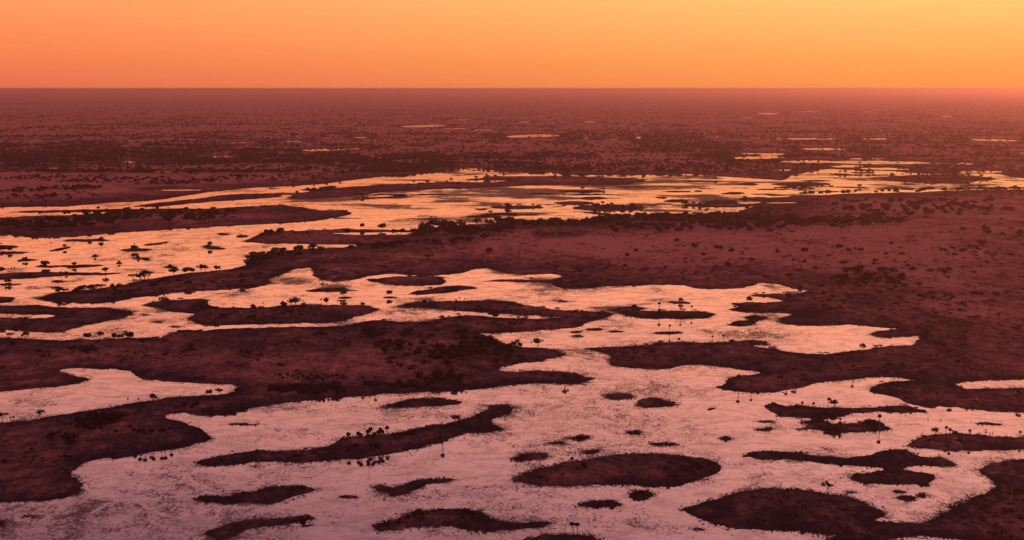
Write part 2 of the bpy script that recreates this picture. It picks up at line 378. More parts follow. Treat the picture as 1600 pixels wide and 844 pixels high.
# ponds and channels far out on the plain
PONDS = []
for a in [(20, 75, 218.5, 1.6), (-40, 28, 265, 2.4), (76, 95, 262.5, 4.5, -1.5), (112, 178, 257, 2.4, -1), (190, 216, 253, 2.6), (215, 262, 252, 1.3), (308, 372, 245, 1.6, -.5), (190, 225, 225, 1.2),
          (340, 402, 223, 1.3), (435, 482, 221, 1.6), (470, 546, 234, 4, -1), (540, 577, 232, 1.8, -.4), (552, 575, 215, 2.2), (626, 700, 197, 4, -1.2), (690, 738, 201, 1.4, .5), (735, 775, 203, 1.4),
          (788, 876, 212.5, 5, -1), (735, 765, 222, 1.6), (650, 656, 227, 2), (810, 832, 190.5, 1.4), (905, 938, 190.8, 1.4), (912, 922, 216, 1.5), (992, 1002, 215, 4), (930, 980, 218, 1.4),
          (1098, 1138, 214.5, 2), (1145, 1205, 216, 1.6), (1143, 1200, 240, 2.0), (1143, 1226, 246.5, 4.5, -1), (1178, 1222, 177.5, 3), (1150, 1182, 184, 1.2), (1208, 1322, 217, 2.6),
          (1345, 1396, 217, 2.6), (1410, 1428, 217, 1.8), (1515, 1592, 219, 3.4, .6), (1450, 1476, 217.3, 1.8), (1250, 1326, 233, 3.4, .5), (1335, 1362, 233.5, 1.6), (1185, 1229, 241.5, 4, -.6),
          (1340, 1368, 175, 1.4), (1460, 1492, 182, 1.6), (1230, 1292, 174, 1.4), (1538, 1552, 235, 1.8), (1592, 1640, 239.5, 2.4), (1322, 1388, 248, 2.2), (1216, 1305, 252.5, 4.5),
          (1285, 1462, 254, 5.5, .8), (1455, 1532, 256, 2.6, .4), (1295, 1352, 260, 4), (1345, 1424, 264, 3.4, .8), (1205, 1240, 266, 2.4), (1495, 1570, 269, 4.5), (1280, 1310, 265, 2.4),
          (130, 190, 160, 1.2), (20, 60, 162, 1.0), (1060, 1100, 160, 1.2), (1380, 1430, 163, 1.2), (700, 740, 187, 1.1), (240, 320, 297.2, 2.0)]:
    Wt(lens(*a))
    PONDS.append(a)

# ------------------------------------------------------------------ the grid that carries ground, islands and water
AZ_IN = np.arange(-0.440, 0.4401, 0.00078)
AZ = np.concatenate([np.linspace(-math.pi, -0.46, 26), AZ_IN, np.linspace(0.46, math.pi, 26)])
DEP = np.concatenate([np.array([0.0012, 0.0016, 0.002, 0.0024]), np.arange(0.0028, 0.090, 0.00050), np.arange(0.090, 0.405, 0.00074), np.linspace(0.41, 1.5, 10)])   # 30 km to below the camera
RG = H / np.tan(DEP)
A2, R2 = np.meshgrid(AZ, RG)
GX, GY = (R2 * np.sin(A2)), (R2 * np.cos(A2))
NR, NC = GX.shape
cellz = np.gradient(-R2, axis=0)          # depth of a cell in metres
px_all = 800 + FPX * GX / np.maximum(GY * CP + H * SP, 1.0)      # only used to look a place up on the map
den = np.maximum(GY * CP + H * SP, 1.0)
py_all = 422 - FPX * (GY * SP - H * CP) / den
front = GY > 50


def seg_dist(px, py, ax, ay, bx, by):
    dx, dy = bx - ax, by - ay
    L = dx * dx + dy * dy + 1e-9
    t = np.clip(((px - ax) * dx + (py - ay) * dy) / L, 0, 1)
    return (px - ax - t * dx) ** 2 + (py - ay - t * dy) ** 2


def signed(poly, X, Y):
    ax, ay = ground([p[0] for p in poly], [p[1] for p in poly])
    bx, by = np.roll(ax, -1), np.roll(ay, -1)
    d = np.full(X.shape, 1e18)
    ins = np.zeros(X.shape, bool)
    for i in range(len(poly)):
        d = np.minimum(d, seg_dist(X, Y, ax[i], ay[i], bx[i], by[i]))
        cond = (ay[i] > Y) != (by[i] > Y)
        with np.errstate(divide='ignore', invalid='ignore'):
            xi = (bx[i] - ax[i]) * (Y - ay[i]) / (by[i] - ay[i]) + ax[i]
        ins ^= cond & (X < xi)
    d = np.sqrt(d)
    return np.where(ins, d, -d)


# ragged shores: wander the lookup point a little
depthpx = R2 * R2 / (H * FPX)              # metres of ground per image row at that range
widthpx = R2 / FPX
WX = GX + fbm(GX / 38, GY / 60, 3) * 5 + fbm(GX / (widthpx * 14), DEP[:, None] * 900 + 0 * GX, 5, 3) * widthpx * 2.2
WY = GY + fbm(GX / 45, GY / 45, 9) * 7 + fbm(GX / (widthpx * 10), DEP[:, None] * 700 + 0 * GX, 17, 3) * depthpx * 0.75
field = np.full(GX.shape, 400.0)
owner = np.full(GX.shape, -1, int)
for k, (sort, pts, lab) in enumerate(MAP):
    xs, ys = [p[0] for p in pts], [p[1] for p in pts]
    pad = 14 if sort == 'I' else 22
    m = front & (px_all > min(xs) - pad * 3) & (px_all < max(xs) + pad * 3) & (py_all > min(ys) - pad) & (py_all < max(ys) + pad)
    if not m.any():
        continue
    s = signed(pts, WX[m], WY[m])
    # an outline's influence fades out smoothly with distance
    q = np.maximum(np.maximum(min(xs) - px_all[m], px_all[m] - max(xs)) / (pad * 3), np.maximum(min(ys) - py_all[m], py_all[m] - max(ys)) / pad)
    s = np.where(s < 0, s / np.clip(1 - np.clip(q, 0, 1), 0.02, 1) ** 2, s)
    f = field[m]
    if sort == 'W':
        field[m] = np.minimum(f, -s)
    else:
        o = owner[m]
        o[(s > f) & (s > -6 - 0.6 * cellz[m])] = k if sort == 'I' else -1
        owner[m] = o
        field[m] = np.maximum(f, s)
bars = fbm(GX / 190 + 0.4 * vnoise(GX / 350, GY / 260, 6), GY / 110, 131, 4)
inriver = front & (py_all > 264) & (py_all < 346) & (px_all > 420) & (field < -14)
field = np.where(inriver, np.maximum(field, np.minimum((bars - 0.40) * 120, 5)), field)
ragged = fbm(GX / 9, GY / 14, 41, 3)
field = field + ragged * (3.0 + 0.12 * np.clip(cellz, 0, 30))
soft = 7 + 0.30 * cellz
hgt = np.tanh(field / soft) * 1.1
inland = np.clip(field / 90, 0, 1)
hgt = hgt + inland * (1.0 + 1.3 * fbm(GX / 160, GY / 160, 23)) * (field > 0) + (field > 6) * np.clip((field - 6) / 20, 0, 1) * fbm(GX / 12, GY / 12, 29, 3) * 0.35


def height_at(x, y):
    az = math.atan2(x, y)
    dep = math.atan2(H, math.hypot(x, y))
    j = int(np.clip(np.searchsorted(AZ, az), 0, NC - 1))
    i = int(np.clip(np.searchsorted(DEP, dep), 0, NR - 1))
    return float(hgt[i, j]), float(field[i, j]), int(owner[i, j])


# ------------------------------------------------------------------ materials
def new_mat(name):
    m = bpy.data.materials.new(name)
    m.use_nodes = True
    t = m.node_tree
    t.nodes.clear()
    out = N(t, 'ShaderNodeOutputMaterial')
    return m, t, out


def noise(t, vec, scale, detail=3, rough=0.55, stretch=None, dist=0.0):
    if stretch:
        mp = N(t, 'ShaderNodeMapping')
        mp.inputs['Scale'].default_value = stretch
        LK(t, vec, mp.inputs['Vector'])
        vec = mp.outputs[0]
    n = N(t, 'ShaderNodeTexNoise')
    n.inputs['Scale'].default_value = scale
    n.inputs['Detail'].default_value = detail
    n.inputs['Roughness'].default_value = rough
    n.inputs['Distortion'].default_value = dist
    LK(t, vec, n.inputs['Vector'])
    return n.outputs['Fac']


def land_material():
    m, t, out = new_mat('dry grassland')
    geo = N(t, 'ShaderNodeNewGeometry')
    pos = geo.outputs['Position']
    shore = N(t, 'ShaderNodeAttribute', attribute_name='shore').outputs['Fac']
    far = noise(t, pos, 0.0007, 8, 0.68, (0.6, 1.0, 1))
    big = noise(t, pos, 0.0048, 6, 0.62, None, 0.7)
    mid = noise(t, pos, 0.017, 6, 0.66, (1, 0.7, 1), 1.0)
    small = noise(t, pos, 0.075, 5, 0.70, (1, 0.55, 1), 0.4)
    tuft = noise(t, pos, 0.26, 4, 0.75, (1, 0.6, 1))

    def centred(n, k):
        return math_node(t, 'MULTIPLY', math_node(t, 'SUBTRACT', n, 0.5), k)
    v = math_node(t, 'ADD', centred(big, 1.15), centred(mid, 1.25))
    v = math_node(t, 'ADD', v, centred(small, 1.15))
    v = math_node(t, 'ADD', v, centred(tuft, 1.15))
    v = math_node(t, 'ADD', v, centred(far, 0.9))
    # dark wet sedge by the water, paler dry grass inland
    wet = N(t, 'ShaderNodeMapRange', interpolation_type='SMOOTHSTEP')
    LK(t, math_node(t, 'ADD', shore, centred(mid, 60.0)), wet.inputs[0])
    wet.inputs[1].default_value = -4.0
    wet.inputs[2].default_value = 34.0
    wet.inputs[3].default_value = -0.34
    wet.inputs[4].default_value = 0.0
    dry = N(t, 'ShaderNodeMapRange', interpolation_type='SMOOTHSTEP')
    LK(t, shore, dry.inputs[0])
    dry.inputs[1].default_value = 30.0
    dry.inputs[2].default_value = 330.0
    dry.inputs[3].default_value = 0.0
    dry.inputs[4].default_value = 0.52
    v = math_node(t, 'ADD', math_node(t, 'ADD', v, 0.46), math_node(t, 'ADD', wet.outputs[0], dry.outputs[0]))
    c = ramp_node(t, v, [(0.0, (0.026, 0.017, 0.021)), (0.22, (0.054, 0.027, 0.032)), (0.42, (0.104, 0.043, 0.043)), (0.58, (0.172, 0.064, 0.055)),
                         (0.78, (0.300, 0.096, 0.080)), (1.0, (0.450, 0.165, 0.125))])
    b = N(t, 'ShaderNodeBsdfDiffuse')
    LK(t, c, b.inputs[0])
    b.inputs[1].default_value = 0.6
    bump = N(t, 'ShaderNodeBump')
    bump.inputs['Strength'].default_value = 0.8
    bump.inputs['Distance'].default_value = 0.8
    LK(t, small, bump.inputs['Height'])
    LK(t, bump.outputs[0], b.inputs['Normal'])
    LK(t, b.outputs[0], out.inputs[0])
    return m


def water_material():
    m, t, out = new_mat('flood water with sedge')
    geo = N(t, 'ShaderNodeNewGeometry')
    pos = geo.outputs['Position']
    shore = N(t, 'ShaderNodeAttribute', attribute_name='shore').outputs['Fac']
    dens = N(t, 'ShaderNodeAttribute', attribute_name='sedge').outputs['Fac']
    # sedge stems standing in the water
    fine = noise(t, pos, 0.42, 4, 0.8, (1, 0.55, 1))
    tuft = noise(t, pos, 0.085, 4, 0.68, (1, 0.8, 1), 0.6)
    drift = noise(t, pos, 0.012, 4, 0.6, (1, 0.7, 1), 1.2)
    v = math_node(t, 'ADD', math_node(t, 'MULTIPLY', math_node(t, 'SUBTRACT', fine, 0.5), 3.3),
                  math_node(t, 'MULTIPLY', math_node(t, 'SUBTRACT', tuft, 0.5), 2.1))
    v = math_node(t, 'ADD', v, math_node(t, 'MULTIPLY', math_node(t, 'SUBTRACT', drift, 0.5), 2.2))
    broad = noise(t, pos, 0.0042, 4, 0.6, (0.8, 1, 1), 0.8)
    v = math_node(t, 'ADD', v, math_node(t, 'MULTIPLY', math_node(t, 'SUBTRACT', broad, 0.5), 1.2))
    v = math_node(t, 'ADD', v, math_node(t, 'MULTIPLY', math_node(t, 'SUBTRACT', dens, 0.5), 1.3))
    near = math_node(t, 'MULTIPLY', math_node(t, 'POWER', 2.718, math_node(t, 'DIVIDE', math_node(t, 'MINIMUM', shore, 0.0), 5.0)), 0.62)
    v = math_node(t, 'ADD', v, near)
    mask = N(t, 'ShaderNodeMapRange', interpolation_type='SMOOTHSTEP')
    LK(t, v, mask.inputs[0])
    mask.inputs[1].default_value = -0.12
    mask.inputs[2].default_value = 0.85
    mask.inputs[3].default_value = 0.0
    mask.inputs[4].default_value = 0.92
    gl = N(t, 'ShaderNodeBsdfGlossy')
    gl.inputs['Color'].default_value = (0.98, 0.755, 0.85, 1)
    gl.inputs['Roughness'].default_value = 0.045
    bump = N(t, 'ShaderNodeBump')
    bump.inputs['Strength'].default_value = 0.25
    bump.inputs['Distance'].default_value = 0.05
    LK(t, noise(t, pos, 0.35, 3, 0.6), bump.inputs['Height'])
    LK(t, bump.outputs[0], gl.inputs['Normal'])
    deep = N(t, 'ShaderNodeBsdfDiffuse')
    deep.inputs[0].default_value = (0.035, 0.024, 0.022, 1)
    fr = N(t, 'ShaderNodeFresnel')
    fr.inputs['IOR'].default_value = 2.6
    f2 = math_node(t, 'MULTIPLY', math_node(t, 'ADD', fr.outputs[0], 0.52), 1.0, clamp=True)
    w = N(t, 'ShaderNodeMixShader')
    LK(t, f2, w.inputs[0])
    LK(t, deep.outputs[0], w.inputs[1])
    LK(t, gl.outputs[0], w.inputs[2])
    reed = N(t, 'ShaderNodeBsdfDiffuse')
    rc = ramp_node(t, tuft, [(0.3, (0.060, 0.038, 0.042)), (0.7, (0.13, 0.075, 0.070))])
    LK(t, mix_col(t, math_node(t, 'MULTIPLY', near, 1.5, clamp=True), rc, (0.034, 0.020, 0.024)), reed.inputs[0])
    mx = N(t, 'ShaderNodeMixShader')
    film = N(t, 'ShaderNodeMapRange', interpolation_type='SMOOTHSTEP')
    LK(t, math_node(t, 'ADD', noise(t, pos, 0.035, 5, 0.65, (0.6, 1, 1), 1.5), math_node(t, 'MULTIPLY', noise(t, pos, 0.22, 3, 0.7, (0.7, 1, 1)), 0.45)), film.inputs[0])
    film.inputs[1].default_value = 0.62
    film.inputs[2].default_value = 0.92
    film.inputs[3].default_value = 0.0
    film.inputs[4].default_value = 0.36
    LK(t, math_node(t, 'MAXIMUM', mask.outputs[0], film.outputs[0]), mx.inputs[0])
    LK(t, w.outputs[0], mx.inputs[1])
    LK(t, reed.outputs[0], mx.inputs[2])
    LK(t, mx.outputs[0], out.inputs[0])
    return m


def foliage_material(name, lo, hi):
    m, t, out = new_mat(name)
    geo = N(t, 'ShaderNodeNewGeometry')
    rnd = geo.outputs['Random Per Island']
    inf = N(t, 'ShaderNodeObjectInfo')
    c = ramp_node(t, rnd, [(0.0, lo), (1.0, hi)])
    c = mix_col(t, 0.5, c, ramp_node(t, inf.outputs['Random'], [(0, (0.75, 0.7, 0.7)), (1, (1.25, 1.2, 1.0))]), 'MULTIPLY')
    b = N(t, 'ShaderNodeBsdfDiffuse')
    LK(t, c, b.inputs[0])
    tr = N(t, 'ShaderNodeBsdfTranslucent')
    LK(t, c, tr.inputs[0])
    mx = N(t, 'ShaderNodeMixShader')
    mx.inputs[0].default_value = 0.2
    LK(t, b.outputs[0], mx.inputs[1])
    LK(t, tr.outputs[0], mx.inputs[2])
    LK(t, mx.outputs[0], out.inputs[0])
    return m


def bark_material(name, lo, hi):
    m, t, out = new_mat(name)
    geo = N(t, 'ShaderNodeTexCoord')
    n = noise(t, geo.outputs['Object'], 3.0, 3, 0.6, (1, 1, 0.3))
    b = N(t, 'ShaderNodeBsdfDiffuse')
    LK(t, ramp_node(t, n, [(0.3, lo), (0.7, hi)]), b.inputs[0])
    LK(t, b.outputs[0], out.inputs[0])
    return m


M_LAND = land_material()
M_WATER = water_material()
M_LEAF = foliage_material('tree foliage', (0.032, 0.023, 0.023), (0.072, 0.050, 0.044))
M_SHRUB = foliage_material('shrub foliage', (0.034, 0.024, 0.024), (0.078, 0.052, 0.045))
M_SEDGE = foliage_material('sedge blades', (0.030, 0.019, 0.020), (0.075, 0.040, 0.036))
M_PALM = foliage_material('palm fronds', (0.028, 0.022, 0.018), (0.066, 0.050, 0.036))
M_BARK = bark_material('rough bark', (0.05, 0.035, 0.025), (0.12, 0.085, 0.06))
M_PTRUNK = bark_material('palm trunk', (0.07, 0.052, 0.040), (0.15, 0.115, 0.09))
M_COAT = bark_material('animal coat', (0.09, 0.05, 0.03), (0.14, 0.08, 0.05))


# ------------------------------------------------------------------ mesh from arrays
def mesh_np(name, V, F, mat, smooth=True, attrs=None):
    V = np.asarray(V, np.float32)
    F = np.asarray(F, np.int32)
    k = F.shape[1]
    me = bpy.data.meshes.new(name)
    me.vertices.add(len(V))
    me.vertices.foreach_set('co', V.ravel())
    me.loops.add(F.size)
    me.loops.foreach_set('vertex_index', F.ravel())
    me.polygons.add(len(F))
    me.polygons.foreach_set('loop_start', np.arange(0, F.size, k, dtype=np.int32))
    me.polygons.foreach_set('loop_total', np.full(len(F), k, np.int32))
    me.polygons.foreach_set('use_smooth', np.full(len(F), smooth, bool))
    for nm, arr in (attrs or {}).items():
        a = me.attributes.new(nm, 'FLOAT', 'POINT')
        a.data.foreach_set('value', np.asarray(arr, np.float32))
    me.update(calc_edges=True)
    me.materials.append(mat)
    return me


def link(name, me, parent=None):
    o = bpy.data.objects.new(name, me)
    COL.objects.link(o)
    if parent:
        o.parent = parent
    return o


def tag(o, label=None, cat=None, group=None, kind=None):
    for k, v in (('label', label), ('category', cat), ('group', group), ('kind', kind)):
        if v:
            o[k] = v
    return o


idx = np.arange(NR * NC).reshape(NR, NC)
a_, b_, c_, d_ = idx[:-1, :-1].ravel(), idx[:-1, 1:].ravel(), idx[1:, 1:].ravel(), idx[1:, :-1].ravel()
QUADS = np.stack([d_, c_, b_, a_], 1)
HF = hgt.ravel()
OW = owner.ravel()
FF = field.ravel()
XYZ = np.stack([GX.ravel(), GY.ravel(), HF], 1)


def submesh(name, Q, V, mat, attrs):
    used, inv = np.unique(Q, return_inverse=True)
    return mesh_np(name, V[used], inv.reshape(Q.shape), mat, True, {k: a[used] for k, a in attrs.items()})


qmax = HF[QUADS].max(1)
qmin = HF[QUADS].min(1)
hi_v = HF[QUADS].argmax(1)
qown = OW[QUADS[np.arange(len(QUADS)), hi_v]]
land_q = qmax > -0.02

ORD = ['first', 'second', 'third', 'fourth', 'fifth', 'sixth', 'seventh', 'eighth', 'ninth', 'tenth', 'eleventh', 'twelfth', 'thirteenth', 'fourteenth',
       'fifteenth', 'sixteenth', 'seventeenth', 'eighteenth', 'nineteenth', 'twentieth']
TENS = ['', '', 'twenty', 'thirty', 'forty']


def ordinal(i):
    if i < 20:
        return ORD[i]
    t, u = divmod(i + 1, 10)
    return (TENS[t] + ('-' + ORD[u - 1] if u else 'th')).replace('yth', 'ieth')


gq = land_q & (qown < 0)
tag(link('ground', submesh('ground', QUADS[gq], XYZ, M_LAND, {'shore': FF})), 'dry brown grass plain with dark flooded edges', None, None, 'structure')
far_ids = [k for k, (s, p, l) in enumerate(MAP) if s == 'I' and '%s' in l]
far_rank = {k: i for i, k in enumerate(sorted(far_ids, key=lambda k: sum(p[0] for p in MAP[k][1]) / len(MAP[k][1])))}
for k, (sort, pts, lab) in enumerate(MAP):
    if sort != 'I':
        continue
    sel = land_q & (qown == k)
    if sel.sum() < 2:
        continue
    if '%s' in lab:
        lab = lab % ordinal(far_rank[k])
    o = link('island', submesh('island', QUADS[sel], XYZ, M_LAND, {'shore': FF}))
    tag(o, lab, None, 'islands in the flooded plain', 'structure')

# sedge density over the water: broad beds by place
sedge = np.full(GX.shape, 0.47)
sedge += 0.25 * fbm(GX / 210, GY / 320, 61, 3)
for (cx, cy_, rx, ry, s) in [(200, 790, 260, 40, .28), (110, 830, 180, 40, .30), (60, 630, 60, 9, .30), (40, 650, 60, 8, .2), (520, 638, 90, 8, .35), (430, 640, 60, 8, .25), (300, 655, 40, 10, .3),
                             (700, 330, 190, 18, .30), (720, 305, 140, 9, .32), (900, 300, 130, 9, .34), (960, 335, 90, 10, .2), (1060, 300, 120, 16, .30), (1090, 285, 90, 8, .25), (480, 440, 70, 14, .36), (560, 455, 90, 10, .12),
                             (1000, 460, 100, 10, .06), (1060, 545, 90, 12, .18), (1140, 520, 70, 12, .22), (890, 555, 70, 9, .25), (960, 600, 120, 20, .20), (880, 660, 160, 30, .22),
                             (1240, 525, 70, 10, .28), (1220, 510, 50, 8, .15), (250, 400, 120, 12, .08), (200, 430, 160, 30, -.12), (850, 440, 160, 20, -.05), (1300, 690, 130, 12, -.22), (1250, 735, 60, 8, -.12),
                             (1440, 610, 200, 40, -.12), (430, 312, 130, 9, .05), (600, 333, 70, 6, -.7), (1380, 290, 200, 9, -.22), (1300, 280, 90, 6, .1), (540, 345, 100, 9, -.1), (1060, 745, 90, 10, .05),
                             (640, 765, 120, 18, .05), (690, 730, 120, 10, .06), (950, 820, 150, 20, .16), (1050, 640, 60, 12, -.15), (1150, 470, 60, 12, .15), (770, 425, 40, 6, .2), (640, 440, 90, 8, .2), (720, 450, 90, 10, .1),
                             (560, 700, 90, 16, -.05), (1150, 760, 90, 30, .22), (1000, 690, 200, 20, .1), (620, 790, 200, 20, .08), (200, 778, 40, 6, -.5), (110, 600, 60, 16, -.10), (220, 605, 130, 16, -.06)]:
    q = ((px_all - cx) / rx) ** 2 + ((py_all - cy_) / ry) ** 2
    sedge += np.where(front, s * np.exp(-q * 1.1), 0)
mid = np.clip(1 - ((py_all - 305) / 55.0) ** 2, 0, 1) * front
strand = fbm(GX / 170 + 0.3 * vnoise(GX / 400, GY / 300, 5), GY / 85, 67, 4)
sedge += mid * (-0.02 + 2.5 * strand * np.clip((px_all - 350) / 150, 0.15, 1))
sedge += np.clip(1 - ((py_all - 450) / 80.0) ** 2, 0, 1) * front * (-0.06 + 1.35 * fbm(GX / 70, GY / 60, 69, 4))
# game trails pushed through the sedge
for path in [[(195, 778), (212, 768), (222, 757), (227, 745), (226, 733), (219, 722), (212, 716)], [(195, 778), (175, 787), (152, 796), (140, 802)], [(195, 778), (222, 786), (231, 796)], [(140, 770), (165, 775), (195, 778)],
             [(195, 778), (240, 779), (290, 776), (330, 783)], [(131, 758), (145, 772), (185, 775)], [(527, 640), (518, 647), (508, 655)], [(487, 661), (484, 672), (478, 680)], [(200, 716), (202, 730), (215, 737), (222, 733)],
             [(330, 697), (380, 698), (420, 702)], [(1110, 524), (1125, 518), (1140, 511), (1155, 514), (1172, 524)], [(1340, 812), (1390, 815), (1440, 812)], [(248, 806), (300, 810), (342, 809), (340, 796)]]:
    ax, ay = ground([p[0] for p in path], [p[1] for p in path])
    m = front & (px_all > min(p[0] for p in path) - 8) & (px_all < max(p[0] for p in path) + 8) & (py_all > min(p[1] for p in path) - 8) & (py_all < max(p[1] for p in path) + 8)
    X = GX[m] + fbm(GX[m] / 14, GY[m] / 14, 71) * 4
    Y = GY[m] + fbm(GX[m] / 14, GY[m] / 14, 75) * 6
    d = np.full(X.shape, 1e18)
    for i in range(len(path) - 1):
        d = np.minimum(d, seg_dist(X, Y, ax[i], ay[i], ax[i + 1], ay[i + 1]))
    sedge[m] = np.where(np.sqrt(d) < 0.95, np.minimum(sedge[m], 0.05), sedge[m])
wq = qmin < 0.12
WV = XYZ.copy()
WV[:, 2] = 0
tag(link('water', submesh('water', QUADS[wq], WV, M_WATER, {'shore': FF, 'sedge': sedge.ravel()})), 'shallow flood water speckled with sedge, mirroring the sunset', None, None, 'structure')


# ------------------------------------------------------------------ plants: prototypes
def ring_tube(pts, radii, n=7):
    V, F = [], []
    for k, (p, r) in enumerate(zip(pts, radii)):
        p = Vector(p)
        d = (Vector(pts[min(k + 1, len(pts) - 1)]) - Vector(pts[max(k - 1, 0)])).normalized()
        x = d.orthogonal().normalized()
        y = d.cross(x)
        for j in range(n):
            a = 2 * math.pi * j / n
            V.append(p + (x * math.cos(a) + y * math.sin(a)) * r)
        if k:
            for j in range(n):
                F.append(((k - 1) * n + j, (k - 1) * n + (j + 1) % n, k * n + (j + 1) % n, k * n + j))
    return [tuple(v) for v in V], F


def join(parts):
    V, F = [], []
    for v, f in parts:
        o = len(V)
        V += v
        F += [tuple(i + o for i in q) for q in f]
    return V, F


def leaf_quads(rng, centres, radii, n, size, squash=0.8, shell=0.55):
    """leaf-clump quads through the volume of several lobes"""
    centres, radii = np.asarray(centres, float), np.asarray(radii, float)
    w = radii ** 2
    pick = rng.choice(len(radii), n, p=w / w.sum())
    d = rng.normal(size=(n, 3))
    d /= np.linalg.norm(d, axis=1)[:, None]
    r = radii[pick] * (shell + (1 - shell) * rng.random(n) ** 0.5) * (0.85 + 0.3 * rng.random(n))
    c = centres[pick] + d * r[:, None] * np.array([1, 1, squash])
    nrm = d + rng.normal(size=(n, 3)) * 0.7
    nrm /= np.linalg.norm(nrm, axis=1)[:, None]
    t = np.cross(nrm, rng.normal(size=(n, 3)))
    t /= np.linalg.norm(t, axis=1)[:, None]
    b = np.cross(nrm, t)
    s = size * (0.6 + 0.8 * rng.random(n))[:, None]
    asp = (0.55 + 0.4 * rng.random(n))[:, None]
    V = np.stack([c - t * s - b * s * asp * .4, c + t * s * .3 - b * s * asp, c + t * s + b * s * asp * .3, c - t * s * .2 + b * s * asp], 1).reshape(-1, 3)
    F = np.arange(4 * n).reshape(n, 4)
    return V, F


def proto_tree(seed, flat=False, leaves=560):
    """unit: crown top at 1.0 m high; returns trunk and crown meshes"""
    rng = np.random.default_rng(seed)
    parts = []
    lean = rng.normal(0, 0.05, 2)
    fork = 0.30 + 0.12 * rng.random() + (0.15 if flat else 0)
    base = (lean[0] * fork, lean[1] * fork, fork)
    parts.append(ring_tube([(0, 0, -0.03), (lean[0] * fork * .4, lean[1] * fork * .4, fork * .45), base], [0.042, 0.032, 0.027]))
    cs, rs = [], []
    n = 5 if not flat else 6
    for k in range(n):
        a = 2 * math.pi * k / n + rng.normal(0, 0.3)
        rad = (0.20 + 0.20 * rng.random()) * (1.45 if flat else 1.0)
        z = (0.56 + 0.2 * rng.random()) if not flat else (0.78 + 0.1 * rng.random())
        tip = (rad * math.cos(a), rad * math.sin(a), z)
        midp = ((base[0] + tip[0]) * .5 + rng.normal(0, .02), (base[1] + tip[1]) * .5 + rng.normal(0, .02), (base[2] + tip[2]) * .52)
        parts.append(ring_tube([base, midp, tip], [0.020, 0.013, 0.006], 5))
        cs.append(tip)
        rs.append((0.12 + 0.09 * rng.random()) * (0.95 if flat else 1.0))
    cs.append((lean[0], lean[1], 0.76 if not flat else 0.86))
    rs.append(0.22 if not flat else 0.17)
    for k in range(4):
        cs.append((rng.normal(0, .2), rng.normal(0, .2), 0.5 + 0.3 * rng.random() if not flat else 0.82 + 0.06 * rng.random()))
        rs.append(0.10 + 0.06 * rng.random())
    tv, tf = join(parts)
    lv, lf = leaf_quads(rng, cs, rs, leaves, 0.048, 0.75 if not flat else 0.5)
    lv[:, 2] = np.maximum(lv[:, 2], 0.2)
    lv[:, 2] *= 1.0 / lv[:, 2].max()
    return mesh_np('trunk', tv, tf, M_BARK), mesh_np('crown', lv, lf, M_LEAF, False)


def proto_shrub(seed, leaves=240):
    """unit: one metre high mound about two and a half metres wide"""
    rng = np.random.default_rng(seed)
    cs, rs = [], []
    for k in range(6):
        cs.append((rng.normal(0, .55), rng.normal(0, .45), 0.2 + 0.25 * rng.random()))
        rs.append(0.34 + 0.22 * rng.random())
    cs.append((0, 0, 0.55))
    rs.append(0.45)
    v, f = leaf_quads(rng, cs, rs, leaves, 0.16, 0.8, 0.4)
    v[:, 2] = np.abs(v[:, 2])
    v[:, 2] /= v[:, 2].max()
    parts = []
    for k in range(4):
        a = k * 1.6 + rng.random()
        parts.append(ring_tube([(0, 0, -0.05), (0.25 * math.cos(a), 0.25 * math.sin(a), 0.3), (0.5 * math.cos(a), 0.5 * math.sin(a), 0.55)], [0.05, 0.035, 0.015], 4))
    sv, sf = join(parts)
    return mesh_np('stems', sv, sf, M_BARK), mesh_np('foliage', v, f, M_SHRUB, False)


def proto_palm(seed):
    """unit: one metre high fan palm; trunk slightly swollen, round head of drooping fans"""
    rng = np.random.default_rng(seed)
    lx, ly = rng.normal(0, 0.03, 2)
    pts = [(lx * t * t, ly * t * t, t * 0.86 - 0.02) for t in np.linspace(0, 1, 7)]
    tv, tf = ring_tube(pts, [0.026, 0.018, 0.016, 0.018, 0.019, 0.015, 0.012], 7)
    top = np.array(pts[-1])
    V, F = [], []
    for k in range(54):
        az = 2.39996 * k + rng.normal(0, 0.15)
        el = math.radians(82 - 140 * (k / 53) + rng.normal(0, 8))
        pl = 0.018 + 0.034 * rng.random()
        d = np.array([math.cos(az) * math.cos(el), math.sin(az) * math.cos(el), math.sin(el)])
        side = np.array([-math.sin(az), math.cos(az), 0])
        up = np.cross(d, side)
        pet = top + d * pl
        o = len(V)
        w = 0.0035
        V += [top - side * w, top + side * w, pet + side * w, pet - side * w]
        F.append((o, o + 1, o + 2, o + 3))
        L = 0.070 + 0.035 * rng.random()
        for q in range(7):                       # blades of one fan
            a = (q - 3) * 0.42
            bd = d * math.cos(a) + side * math.sin(a)
            ps = -d * math.sin(a) + side * math.cos(a)
            tip = pet + bd * L + np.array([0, 0, -0.022 - 0.01 * rng.random()]) * abs(math.cos(el))
            mid_ = pet + bd * L * 0.6
            o = len(V)
            V += [pet, mid_ - ps * 0.014, tip, mid_ + ps * 0.014]
            F.append((o, o + 1, o + 2, o + 3))
    V = np.array(V)
    V[:, 2] *= 1.0 / V[:, 2].max()
    return mesh_np('trunk', tv, tf, M_PTRUNK), mesh_np('crown', V, F, M_PALM, False)


TREES = [proto_tree(100 + i) for i in range(7)]
FLATS = [proto_tree(200 + i, True, 420) for i in range(4)]
SHRUBS = [proto_shrub(300 + i) for i in range(6)]
PALMS = [proto_palm(400 + i) for i in range(5)]

# ------------------------------------------------------------------ where the plants stand
PL = []                                         # (landmark, kind, px, py of the foot, height px, width factor)


def P(landmark, kind, rows):
    for r in rows:
        PL.append((landmark, kind, r[0], r[1], r[2], r[3] if len(r) > 3 else 1.0))


